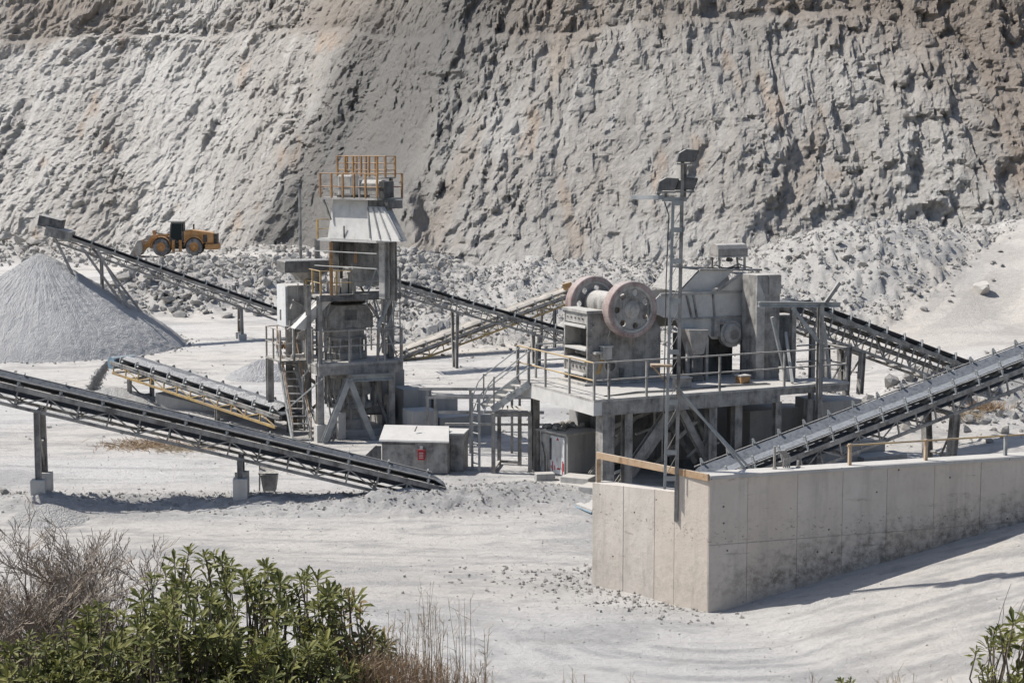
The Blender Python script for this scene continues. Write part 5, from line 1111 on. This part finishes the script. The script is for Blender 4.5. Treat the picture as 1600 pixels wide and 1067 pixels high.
MB().prism([(-3.0, -.5, .7), (-.62, -.5, .7), (-.62, -.5, 1.75), (-1.7, -.5, 1.95), (-2.8, -.5, 1.9)], (0, 1.0, 0)).build('front_frame', M['loader'], wl, bevel=.05)
cbn = MB().prism([(-.95, -.8, 1.3), (.52, -.8, 1.3), (.52, -.8, 3.16), (-.75, -.8, 3.16)], (0, 1.6, 0)).build('cab', M['steel_dark'], wl, bevel=.05)
MB().prism([(-.78, -.812, 1.75), (-.1, -.812, 1.42), (.32, -.812, 1.42), (.32, -.812, 3.02), (-.68, -.812, 3.02)], (0, .008, 0)).build('side_window', M['glass'], cbn)
MB().prism([(-.93, -.7, 1.75), (-.93, .7, 1.75), (-.80, .7, 3.0), (-.80, -.7, 3.0)], (-.012, 0, 0)).build('windscreen', M['glass'], cbn)
lx(.36, .5, -.815, -.803, 2.3, 3.0).build('rear_window', M['glass'], cbn)
lx(-1.05, .65, -.92, .92, 3.163, 3.3).build('cab_roof', M['white_plate'], wl, bevel=.04)
MB().tube((1.45, .3, 2.4), (1.45, .3, 2.95), .09, 10).build('exhaust', M['dark'], wl)
def wheel(x, y):
    w = MB().lathe([(.45, -.30), (.72, -.33), (.84, -.24), (.86, 0), (.84, .24), (.72, .33), (.45, .30)], (x, y, .86), (0, 1, 0), 30).build('tyre', M['rubber'], wl, smooth=True)
    sg = -1 if y < 0 else 1
    MB().lathe([(0, .2 * sg), (.16, .2 * sg), (.2, .12 * sg), (.36, .1 * sg), (.44, .27 * sg), (.47, .27 * sg), (.47, -.2 * sg)], (x, y, .86), (0, 1, 0), 24).build('rim', M['loader'], w)
for x_ in (-1.72, 1.62):
    for y_ in (-1.05, 1.05): wheel(x_, y_)
for x_, y_ in ((1.62, -1.05), (1.62, 1.05), (-1.72, -1.05), (-1.72, 1.05)):
    fdm = MB(); V = []
    for i in range(8):
        a_ = R(20 + 150 * i / 7); V += [(x_ + 1.02 * math.cos(a_), y_ - .34, .86 + 1.0 * math.sin(a_)), (x_ + 1.02 * math.cos(a_), y_ + .34, .86 + 1.0 * math.sin(a_))]
    F = [(2 * i, 2 * i + 1, 2 * i + 3, 2 * i + 2) for i in range(7)]; fdm.add(V, F); o = fdm.build('mudguard', M['loader'], wl); md = o.modifiers.new('solid', 'SOLIDIFY'); md.thickness = .05
for y_ in (-.55, .55):
    MB().prism([(-1.1, y_ - .1, 2.05), (-2.7, y_ - .1, 1.95), (-3.3, y_ - .1, 1.25), (-3.9, y_ - .1, .5), (-3.75, y_ - .1, .35), (-3.0, y_ - .1, 1.0), (-2.6, y_ - .1, 1.6), (-1.1, y_ - .1, 1.75)], (0, .2, 0)).build('lift_arm', M['loader'], wl)
MB().prism([(-2.75, -.12, 2.35), (-2.45, -.12, 2.4), (-2.3, -.12, 1.5), (-2.6, -.12, 1.3)], (0, .24, 0)).build('bell_crank', M['loader'], wl)
MB().tube((-2.6, 0, 2.2), (-1.2, 0, 1.9), .09, 10).build('tilt_cylinder', M['steel'], wl)
MB().tube((-2.7, 0, 1.4), (-3.75, 0, 1.35), .07, 10).build('tilt_link', M['steel'], wl)
bk = MB(); pr2 = [(-3.7, 1.55), (-4.15, 1.45), (-3.82, 1.1), (-3.75, .6), (-4.0, .22), (-5.0, .06), (-5.0, .0), (-3.9, .1), (-3.6, .5), (-3.6, 1.2)]
bk.prism([(x_, -1.35, z_) for x_, z_ in pr2], (0, 2.7, 0)); bo = bk.build('bucket', M['steel_rusty'], wl)
for y_ in (-1.36, 1.33): MB().prism([(-3.7, y_, 1.5), (-4.1, y_, 1.45), (-4.95, y_, .08), (-3.9, y_, .1), (-3.62, y_, .5)], (0, .03, 0)).build('bucket_side', M['steel_rusty'], bo)
for k in range(4): lx(-.5 + .02 * k, .15 + .02 * k, -1.12, -.82, .45 + .27 * k, .49 + .27 * k).build('step', M['dark'], wl)
for x_ in (-.5, .2): MB().beam((x_, -.98, .4), (x_, -.98, 1.5), .05, .3, (1, 0, 0)).build('step_side', M['loader'], wl)
MB().tube((-.85, -.9, 1.4), (-.85, -.9, 2.2), .03).build('handrail', M['dark'], wl)
# ---------------------------------------------------------------- loose rock
def hit(px, py, y0=28.0, y1=200.0):
    """where the sight line of a pixel meets the terrain"""
    r = ray(px, py); t = np.linspace(y0, y1, 1400) / r[1]
    X, Y, Z = t * r[0], t * r[1], CAMH + t * r[2]; h = height(X, Y); k = np.argmax(Z < h) if np.any(Z < h) else len(t) - 1
    return Vector((X[k], Y[k], h[k]))
def ico(sub):
    import bmesh
    bm = bmesh.new(); bmesh.ops.create_icosphere(bm, subdivisions=sub, radius=1.0); bm.verts.ensure_lookup_table()
    V = np.array([v.co[:] for v in bm.verts]); F = np.array([[v.index for v in f.verts] for f in bm.faces]); bm.free(); return V, F
def rock_shape(sub, seed, cuts=9, rnd_=0.0):
    rs = np.random.RandomState(seed); V, F = ico(sub)
    V = V * (1 + .10 * rs.randn(len(V), 1))
    for _ in range(cuts):
        n = rs.normal(size=3); n /= np.linalg.norm(n); d = rs.uniform(.42 + rnd_, .80 + rnd_ * .6); e = V @ n - d; V = V - np.outer(np.maximum(e, 0), n)
    V *= np.array([1, rs.uniform(.7, 1), rs.uniform(.55, .85)]) / max(.6, np.abs(V).max()); return V, F
SMALL = [rock_shape(1, 40 + k, 7) for k in range(8)]
TINY = [rock_shape(1, 60 + k, 8) for k in range(4)]
OCT = (np.array([[1, 0, 0], [-1, 0, 0], [0, 1, 0], [0, -1, 0], [0, 0, .7], [0, 0, -.7]], float), np.array([[0, 2, 4], [2, 1, 4], [1, 3, 4], [3, 0, 4], [2, 0, 5], [1, 2, 5], [3, 1, 5], [0, 3, 5]]))
def scatter(name, label, cat, pts, sizes, shapes, mat, seed):
    rs = np.random.RandomState(seed); VV, FF, b = [], [], 0
    for i, (p, s) in enumerate(zip(pts, sizes)):
        V, F = shapes[i % len(shapes)]; q = rs.normal(size=4); q /= np.linalg.norm(q); w, x, y, z = q
        Rm = np.array([[1 - 2*(y*y+z*z), 2*(x*y-z*w), 2*(x*z+y*w)], [2*(x*y+z*w), 1 - 2*(x*x+z*z), 2*(y*z-x*w)], [2*(x*z-y*w), 2*(y*z+x*w), 1 - 2*(x*x+y*y)]])
        VV.append(V * (s * rs.uniform(.7, 1.3, 3)) @ Rm.T + p); FF.append(F + b); b += len(V)
    o = link(name, np_mesh(name, np.concatenate(VV), np.concatenate(FF)), None, M[mat]); return tag(o, label, cat, kind='stuff')
_r = np.random.RandomState(5)
def sample(n, x0, x1, y0, y1, dens):
    X = _r.uniform(x0, x1, n); Y = _r.uniform(y0, y1, n); k = _r.rand(n) < dens(X, Y); return X[k], Y[k]
def do_scatter(name, label, n, area, dens, smin, smax, shapes, mat, seed, sink=.15, pw=3.4):
    X, Y = sample(n, *area, dens); S = smin + (smax - smin) * _r.rand(len(X)) ** pw
    Z = height(X, Y, True) + S * (.45 - sink); scatter(name, label, 'rubble', np.stack([X, Y, Z], 1), S, shapes, mat, seed)
do_scatter('rubble', 'broken stone rubble covering the bank below the loader', 9000, (-34, -4, 102, 145), rubble, .09, .44, SMALL, 'rock', 1)
do_scatter('rubble', 'broken stone rubble at the foot of the face behind the conveyors', 9000, (-13, 14, 88, 122), rubble, .05, .19, SMALL, 'rock', 2)
do_scatter('rubble', 'talus of broken stone sloping down on the right', 10000, (8, 44, 90, 122), rubble, .05, .20, SMALL, 'rock', 3)
do_scatter('rubble', 'rubble strip beside the haul road on the right', 6000, (11, 32, 60, 90), rubble, .05, .36, SMALL, 'rock', 4)
do_scatter('rubble', 'far rubble at the foot of the left rock face', 6000, (-75, -4, 150, 192), rubble, .10, .48, SMALL, 'rock', 5)
spl = lambda x, y: np.clip(np.exp(-((y - 50.2) / 1.3) ** 2) * sstep(1.5, -2, x) + np.exp(-((x + .6) / 2.6) ** 2 - ((y - 51) / 1.6) ** 2), 0, 1)
do_scatter('spilled_gravel', 'stones spilled along the ground below the front conveyor', 15000, (-21, 5, 46, 54), spl, .010, .065, [OCT], 'rock', 6, .3, 3)
yard = lambda x, y: np.clip(.22 + .8 * sstep(.10, .35, fbm(x * .22, y * .42, 4.0, 4)) + .6 * np.exp(-((x - 1.8) / 2.0) ** 2 - ((y - 39.8) / 1.4) ** 2), 0, 1)
do_scatter('yard_gravel', 'loose small stones strewn over the white yard', 20000, (-16, 16, 32, 60), yard, .007, .035, [OCT], 'rock_pale', 7, .3, 3)
wb_ = lambda x, y: np.clip(np.exp(-((x - 2.6 + (y - 39.5) * .8) / 1.1) ** 2) * np.exp(-((y - 39.3) / 1.6) ** 2) + .5 * np.exp(-((x - 1.2) / 2.0) ** 2 - ((y - 41.5) / 1.3) ** 2), 0, 1)
do_scatter('wall_gravel', 'broken stones strewn along the foot of the short concrete wall', 9000, (-4, 7, 36, 45), wb_, .010, .07, [OCT], 'rock', 9, .3, 2.6)
do_scatter('yard_gravel', 'loose stones strewn over the far yard', 4500, (-30, 20, 60, 96), yard, .02, .10, [OCT], 'rock', 8, .3, 3)
toe = lambda x, y: np.clip(np.exp(-((np.hypot(x + 24.9, y - 91.3) - 7.5) / .5) ** 2), 0, 1)
do_scatter('toe_stones', 'coarse stones around the toe of the huge gravel heap', 5000, (-34, -16, 83, 100), toe, .03, .12, [OCT], 'rock', 10, .3, 2.6)
# boulders one by one
BM = []
for k in range(10):
    V, F = rock_shape(3, 100 + k, 16, .06); me = np_mesh('boulder', V, F); me.materials.append(M['rock_pale' if k > 7 else 'rock']); BM.append(me)
def boulder(px, py, wpx, label, group=None, k=None, flat=1.0):
    p = hit(px, py); s = wpx / 2 * (p.y / FPX)
    o = link('boulder', BM[rnd.randrange(8) if k is None else k]); o.location = p + Vector((0, 0, s * .38 * flat)); o.scale = (s, s * rnd.uniform(.75, 1), s * rnd.uniform(.75, 1) * flat)
    o.rotation_euler = (rnd.uniform(-.25, .25), rnd.uniform(-.25, .25), rnd.uniform(0, 6.28)); tag(o, label, 'boulder', group); return o
ob = boulder(1532, 456, 46, 'big pale boulder lying alone beside the haul road', None, 9, .85); ob.rotation_euler = (.05, -.08, 2.2); ob.location.z -= .12 * ob.scale.z
boulder(36, 338, 46, 'largest smooth boulder at the foot of the face on the far left', None, 9, .8)
ORD = ['first', 'second', 'third', 'fourth', 'fifth', 'sixth', 'seventh', 'eighth', 'ninth', 'tenth', 'eleventh', 'twelfth', 'thirteenth', 'fourteenth', 'fifteenth', 'sixteenth', 'seventeenth', 'eighteenth']
_o = lambda x: sorted((1310, 1322, 1344, 1350, 1378, 1420, 1444, 1247, 1232, 1262)).index(x)
for x_, y_, w_ in ((1310, 382, 18), (1322, 407, 22), (1344, 391, 22), (1350, 417, 20), (1378, 430, 16), (1420, 452, 20), (1444, 486, 18), (1247, 402, 20), (1232, 408, 16), (1262, 396, 14)):
    boulder(x_, y_, w_, 'rounded grey boulder on the talus above the head frame, %s from the left' % ORD[_o(x_)], 'round boulders on the right talus')
for x_, y_, w_ in ((10, 352, 26), (34, 362, 24), (58, 366, 22), (8, 376, 30), (30, 384, 28), (54, 383, 26), (74, 372, 20), (92, 378, 16)):
    boulder(x_, y_, w_, 'grey boulder in the heap left of the stacker head, %s from the left' % ORD[sorted((10, 34, 58, 8, 30, 54, 74, 92)).index(x_)], 'boulders heaped at the left edge')
for x_, y_, w_ in ((193, 438, 30), (231, 440, 30), (286, 468, 26), (258, 462, 24), (262, 474, 26), (208, 480, 28), (240, 486, 24), (222, 494, 26), (270, 488, 26), (190, 466, 24), (178, 448, 24), (310, 480, 22), (300, 452, 20), (176, 474, 22), (246, 424, 22), (330, 470, 18), (206, 452, 22), (160, 462, 20)):
    boulder(x_, y_, w_, 'large angular boulder in the bank right of the gravel pile, %s from the left' % ORD[sorted((193, 231, 286, 258, 262, 208, 240, 222, 270, 190, 178, 310, 300, 176, 246, 330, 206, 160)).index(x_)], 'large boulders in the loader bank')
for k in range(44): boulder(rnd.uniform(150, 435), rnd.uniform(412, 492), rnd.uniform(8, 18), 'middling angular rock in the bank under the stacker conveyor', 'rocks in the loader bank')
for k in range(24): boulder(rnd.uniform(630, 880), rnd.uniform(450, 560), rnd.uniform(5, 11), 'grey rock among the rubble behind the crossing conveyors', 'rocks behind the crossing conveyors')
for k in range(44): boulder(rnd.uniform(1225, 1590), rnd.uniform(350, 485), rnd.uniform(5, 12), 'angular rock on the right talus slope', 'rocks on the right talus')
for k in range(40): boulder(rnd.uniform(1370, 1600), rnd.uniform(545, 650), rnd.uniform(6, 15), 'grey rock in the rubble strip behind the wide conveyor', 'rocks in the rubble strip')
boulder(6, 772, 24, 'dark rock at the left edge before the front conveyor', None)

# ---------------------------------------------------------------- plants
def m_leaf(name, a, b, tr=.35):
    t = NT(name); oi = t.n('ShaderNodeObjectInfo').outputs['Random']; isl = t.n('ShaderNodeNewGeometry').outputs['Random Per Island']
    f = t.math('FRACT', t.math('ADD', oi, isl)); col = t.mix(f, a, b); n = t.noise(14, 2, .5); col = t.mix(t.math('MULTIPLY', t.rng(n, .45, .7), .4), col, tuple(x * .6 for x in a))
    t.done(col, .55, 0, .35); tb = t.n('ShaderNodeBsdfTranslucent'); t.l(col, tb.inputs[0]); mx = t.n('ShaderNodeMixShader'); mx.inputs[0].default_value = tr
    t.l(t.b.outputs[0], mx.inputs[1]); t.l(tb.outputs[0], mx.inputs[2]); t.l(mx.outputs[0], t.out.inputs[0]); return t.m
M['leaf'] = m_leaf('oleander_leaf', (0.07, 0.088, 0.02), (0.27, 0.265, 0.085), .28)
M['leaf_dry'] = m_leaf('dry_leaf', (0.20, 0.15, 0.07), (0.30, 0.22, 0.11), .25)
M['bark'] = m_dusty('brown_bark', (0.13, 0.10, 0.075), .2, scale=8)
M['twig'] = m_dusty('grey_twig', (0.30, 0.245, 0.195), .2, scale=8)
M['straw'] = m_leaf('straw', (0.54, 0.46, 0.34), (0.66, 0.58, 0.46), .4)
M['straw_red'] = m_leaf('reddish_straw', (0.42, 0.30, 0.19), (0.56, 0.44, 0.31), .35)
LV = np.array([[0, 0, 0], [.38, .32, .05], [.38, -.32, .05], [.4, 0, .01], [.74, .50, .03], [.74, -.50, .03], [.76, 0, -.03], [1, 0, -.12]], float) * [1, .29, 1]
LF = [(0, 3, 1), (0, 2, 3), (1, 3, 6, 4), (3, 2, 5, 6), (4, 6, 7), (6, 5, 7)]
LT = np.array([(0, 3, 1), (0, 2, 3), (1, 3, 6), (1, 6, 4), (3, 2, 5), (3, 5, 6), (4, 6, 7), (6, 5, 7)])
leaf_me = bpy.data.meshes.new('leaf'); leaf_me.from_pydata([tuple(v) for v in LV], [], LF); leaf_me.materials.append(M['leaf'])
def tubes(segs, n=4):
    """segs: (p, q, r0, r1)"""
    P = np.array([s[0] for s in segs], float); Q = np.array([s[1] for s in segs], float); r0 = np.array([s[2] for s in segs])[:, None]; r1 = np.array([s[3] for s in segs])[:, None]
    D = Q - P; D /= np.linalg.norm(D, axis=1)[:, None] + 1e-9; up = np.where(np.abs(D[:, 2:3]) > .9, [[1., 0, 0]], [[0., 0, 1]]); A_ = np.cross(D, up); A_ /= np.linalg.norm(A_, axis=1)[:, None]; B_ = np.cross(A_, D)
    rings = []
    for C_, r in ((P, r0), (Q, r1)):
        for k in range(n): a = 2 * math.pi * k / n; rings.append(C_ + (A_ * math.cos(a) + B_ * math.sin(a)) * r)
    V = np.stack(rings, 1).reshape(-1, 3); base = (np.arange(len(segs)) * 2 * n)[:, None]
    F = np.concatenate([base + np.array([[k, (k + 1) % n, n + (k + 1) % n, n + k]]) for k in range(n)]); return V, F
EMB = lambda x, y: gz(x, y)
def leafy_shrub(label, env, ntip, D0, D1, depth, seed, nobj=260, lsize=.135, floor_px=1090):
    """env: crown outline as (px, py) at the middle distance; tips fill the volume below it"""
    rr = random.Random(seed); Dm = (D0 + D1) / 2; px_hi = env[-1][0]
    E = [A(px, py, Dm) for px, py in env]; ex_ = np.array([e.x for e in E]); ez = np.array([e.z for e in E]); zf = A(800, floor_px, Dm).z
    bx0 = (ex_[0] + ex_[-1]) / 2; base = Vector((bx0, Dm, EMB(bx0, Dm)))
    t = thing('leafy_shrub', label, 'shrub', base); I = -base
    tips = [(e + Vector((0, rr.uniform(-.2, .2), -.03)), 0) for e in E[1:-1]]
    while len(tips) < ntip:
        x = rr.uniform(ex_[0], ex_[-1]); zt = float(np.interp(x, ex_, ez)); y = rr.uniform(D0, D1); f = rr.random() ** 1.25
        z = zt - .05 - (zt - zf) * f - .18 * abs(y - Dm) / max(.1, D1 - Dm)
        if z > zf - .2: tips.append((Vector((x, y, z)), f))
    stems = [Vector((rr.uniform(ex_[0], ex_[-1]) * .8 + bx0 * .2, rr.uniform(D0, D1), 0)) for _ in range(max(4, ntip // 18))]
    for s in stems: s.z = EMB(s.x, s.y) - .1
    segs, leaves = [], []
    for p, f in tips:
        s = min(stems, key=lambda q: (q.x - p.x) ** 2 + .4 * (q.y - p.y) ** 2 + rr.random() * .1); m1 = s.lerp(p, .45) + Vector((rr.uniform(-.1, .1), rr.uniform(-.1, .1), -.05)); m2 = s.lerp(p, .8) + Vector((rr.uniform(-.05, .05), rr.uniform(-.05, .05), -.06))
        segs += [(s, m1, .011, .009), (m1, m2, .009, .007), (m2, p, .007, .005)]
        ax = Vector((rr.uniform(-.6, .6), rr.uniform(-.9, .3), 1)).normalized(); d, a, b = basis(ax); rs_ = rr.uniform(.65, 1.2); n = rr.randint(11, 20); ph = rr.random() * 6.28
        for k in range(n):
            az = ph + k * 2.4; el = R(62 - 80 * k / n + rr.uniform(-10, 10))
            dr = (a * math.cos(az) + b * math.sin(az)) * math.cos(el) + d * math.sin(el); o = p - d * (.09 * k / n); Ln = lsize * rs_ * rr.uniform(.65, 1.2) * (.6 + .4 * min(1, k / 4))
            x = dr.normalized(); y = d.cross(x).normalized() if abs(d.dot(x)) < .99 else a; z = x.cross(y)
            leaves.append((o, x, y, z, Ln, f))
    V, F = tubes(segs, 4); st_ = link('stems', np_mesh('stems', V + np.array(I), F), t, M['bark']); st_['kind'] = 'stuff'
    leaves.sort(key=lambda L: L[0].y + .6 * L[5]); front = leaves[:nobj]; rest = leaves[nobj:]
    for o, x, y, z, Ln, f in front:
        lo = link('leaf', leaf_me, t); lo.matrix_local = Matrix.Translation(o - base) @ Matrix((x, y, z)).transposed().to_4x4() @ Matrix.Scale(Ln, 4)
    if rest:
        O = np.array([l[0] for l in rest]) + np.array(I); Bm = np.array([[l[1], l[2], l[3]] for l in rest]); S = np.array([l[4] for l in rest])
        VV = np.einsum('vk,nkj->nvj', LV, Bm) * S[:, None, None] + O[:, None, :]; FF = (np.arange(len(rest)) * len(LV))[:, None, None] + LT[None]
        dry = np.array([l[0].x for l in rest]) > A(525, 1000, Dm).x; dry &= (_r.rand(len(rest)) < .35) & (px_hi < 700)
        for nm, mk_, mt in (('foliage', ~dry, 'leaf'), ('dry_foliage', dry, 'leaf_dry')):
            if mk_.sum(): fo = link(nm, np_mesh(nm, VV[mk_].reshape(-1, 3), FF[:mk_.sum()].reshape(-1, 3)), t, M[mt]); fo['kind'] = 'stuff'
    return t
leafy_shrub('tall green leafy shrub with star-shaped leaf clusters in the middle of the thicket', [(225, 1000), (240, 893), (272, 872), (297, 852), (318, 862), (345, 872), (358, 900), (385, 884), (412, 885), (440, 898), (470, 890), (492, 905), (515, 918), (543, 930), (562, 946), (576, 985), (600, 990), (612, 1060)], 330, 13.2, 14.9, 1.0, 3, 290, .13)
leafy_shrub('broad low green shrub filling the bottom left of the thicket', [(40, 1060), (75, 985), (110, 965), (140, 948), (165, 935), (200, 945), (225, 925), (262, 935), (300, 960), (340, 985), (400, 1000), (480, 1010), (540, 1030)], 330, 12.4, 13.7, 1.0, 4, 290, .12)
leafy_shrub('dark green shrub cut off by the bottom left corner', [(-40, 1010), (0, 1002), (40, 990), (80, 1005), (120, 1020), (170, 1040)], 110, 12.2, 13.0, .8, 5, 200, .12)
leafy_shrub('green shrub reaching in at the bottom right corner', [(1520, 1050), (1532, 1018), (1550, 1004), (1562, 975), (1578, 962), (1595, 950), (1625, 940), (1680, 960)], 62, 13.2, 14.4, .8, 6, 250, .125)
leafy_shrub('tiny green sprig at the bottom edge right of centre', [(1300, 1066), (1312, 1054), (1324, 1050), (1336, 1062)], 7, 14.0, 14.2, .2, 7, 80, .08)
def bare_shrub(label, px, py_top, D, spread, seed, depth=5, mat='twig', rad=.022, ns=4):
    rr = random.Random(seed); top = A(px, py_top, D); b = Vector((top.x, D, EMB(top.x, D) - .1)); Hs = top.z - b.z
    t = thing('bare_shrub', label, 'shrub', b); segs = []; main = []
    def grow(p, d, L, r, k):
        n = 3; q = p
        for i in range(n):
            d = (d + Vector((rr.gauss(0, .12), rr.gauss(0, .12), rr.gauss(.04, .06)))).normalized(); q2 = q + d * (L / n); (main if k >= depth - 1 else segs).append((q, q2, r * (1 - .25 * i / n), r * (1 - .25 * (i + 1) / n))); q = q2
            if k > 0 and (i > 0 or k < depth):
                for _ in range(rr.choice((1, 1, 2))):
                    e = (d + Vector((rr.gauss(0, .55), rr.gauss(0, .55), rr.gauss(.1, .25)))).normalized(); grow(q, e, L * rr.uniform(.5, .72), r * .58, k - 1)
    for s in range(ns): grow(b + Vector((rr.uniform(-.1, .1), rr.uniform(-.1, .1), 0)), Vector((rr.gauss(0, spread), rr.gauss(0, spread * .7), 1)).normalized(), Hs * rr.uniform(.42, .56), rad, depth)
    zt = [s[1].z for s in segs]; k_ = Hs / max(.3, (np.percentile(zt, 99.5) - b.z))
    segs = [(b + (p - b) * k_, b + (q - b) * k_, max(.0028, r0), max(.0022, r1)) for p, q, r0, r1 in segs]; main = [(b + (p - b) * k_, b + (q - b) * k_, r0, r1) for p, q, r0, r1 in main]
    V, F = tubes(main, 5); link('stems', np_mesh('stems', V - np.array(b), F), t, M['bark'])['kind'] = 'stuff'
    V, F = tubes(segs, 3); link('twigs', np_mesh('twigs', V - np.array(b), F), t, M[mat])['kind'] = 'stuff'
bare_shrub('tallest bare twiggy shrub at the left before the spill heap', 88, 802, 15.2, .22, 11)
bare_shrub('bare grey shrub at the very left edge', 12, 845, 14.6, .3, 12)
bare_shrub('bare shrub between the tallest twigs and the green thicket', 150, 850, 15.6, .3, 13)
bare_shrub('bare thin shrub rising just left of the green thicket', 205, 868, 15.8, .28, 14, 4)
bare_shrub('low bare shrub behind the bottom left corner', 50, 890, 14.0, .35, 15)
bare_shrub('few bare twigs above the bottom right shrub', 1585, 905, 14.6, .12, 16, 2, rad=.006, ns=2)
def dry_grass(label, clumps, seed, mat, name='dry_grass'):
    rr = random.Random(seed); segs = []
    for px, ytop, D, n, sp, th in clumps:
        for _ in range(n):
            x0 = px + rr.gauss(0, sp); top = A(x0 + rr.gauss(0, 9), ytop + abs(rr.gauss(0, 40)), D + rr.uniform(-.4, .4)); b = Vector((A(x0, 1000, D).x, top.y, 0)); b.z = EMB(b.x, b.y)
            if top.z < b.z + .15: top.z = b.z + rr.uniform(.15, .4)
            m = b.lerp(top, .55) + Vector((rr.gauss(0, .04), rr.gauss(0, .04), 0)); segs += [(b, m, th, th * .9), (m, top, th * .9, th * .5)]
            for k in range(rr.randint(2, 6)):
                f = rr.uniform(.35, 1); p = m.lerp(top, f); L = rr.uniform(.04, .13); segs.append((p, p + Vector((rr.gauss(0, .5), rr.gauss(0, .5), rr.uniform(.3, 1))).normalized() * L, th * .8, th * .3))
    V, F = tubes(segs, 3); tag(link(name, np_mesh(name, V, F), None, M[mat]), label, 'grass', kind='stuff')
dry_grass('tall thin straw stems right of the green thicket', [(590, 985, 14, 34, 18, .003), (640, 950, 14, 30, 22, .003), (662, 895, 14.2, 8, 14, .0026), (700, 930, 14.3, 14, 22, .003), (740, 975, 14.3, 12, 18, .003)], 21, 'straw')
dry_grass('dense reddish dry grass at the bottom right of the thicket', [(575, 1020, 13.6, 170, 25, .0028), (630, 1015, 13.6, 190, 30, .0028), (690, 1030, 13.8, 130, 30, .0028), (740, 1045, 13.8, 60, 18, .0028)], 22, 'straw_red')
dry_grass('scattered dry stalks along the bottom edge', [(890, 1040, 14, 16, 15, .003), (990, 1050, 14, 12, 16, .003), (1180, 1062, 14, 6, 12, .003), (1390, 1045, 14, 14, 12, .003), (1470, 1045, 14, 14, 14, .003), (1275, 1050, 14, 8, 8, .003)], 23, 'straw')
def brush(label, c, rx, ry, n, seed, mat='straw_red', hmax=.4):
    rr = random.Random(seed); segs = []
    for _ in range(n):
        x, y = c[0] + rr.gauss(0, rx), c[1] + rr.gauss(0, ry); b = Vector((x, y, gz(x, y) if n < 80 else c[2])); q = b + Vector((rr.gauss(0, .22), rr.gauss(0, .18), rr.uniform(.04, hmax))); segs += [(b, q, .012, .006)]
    V, F = tubes(segs, 3); tag(link('dry_brush', np_mesh('dry_brush', V, F), None, M[mat]), label, 'brush', kind='stuff')
p_ = G(225, 698); brush('dry brown brush lying on the white ground behind the front conveyor', (p_.x, p_.y, .03), .75, .5, 420, 31, 'straw_red', .22)
p_ = G(290, 703); brush('pale dry straw right of the brown brush behind the front conveyor', (p_.x, p_.y, .03), .6, .4, 260, 32, 'straw', .14)
p_ = hit(1505, 652); brush('tan dry brush beside the rubble strip behind the wide conveyor', (p_.x, p_.y, p_.z), .35, .25, 300, 33, 'straw', .28)
p_ = hit(1540, 640); brush('rusty brown dry brush above the tan one', (p_.x, p_.y, p_.z), .35, .3, 300, 34, 'straw_red', .4)
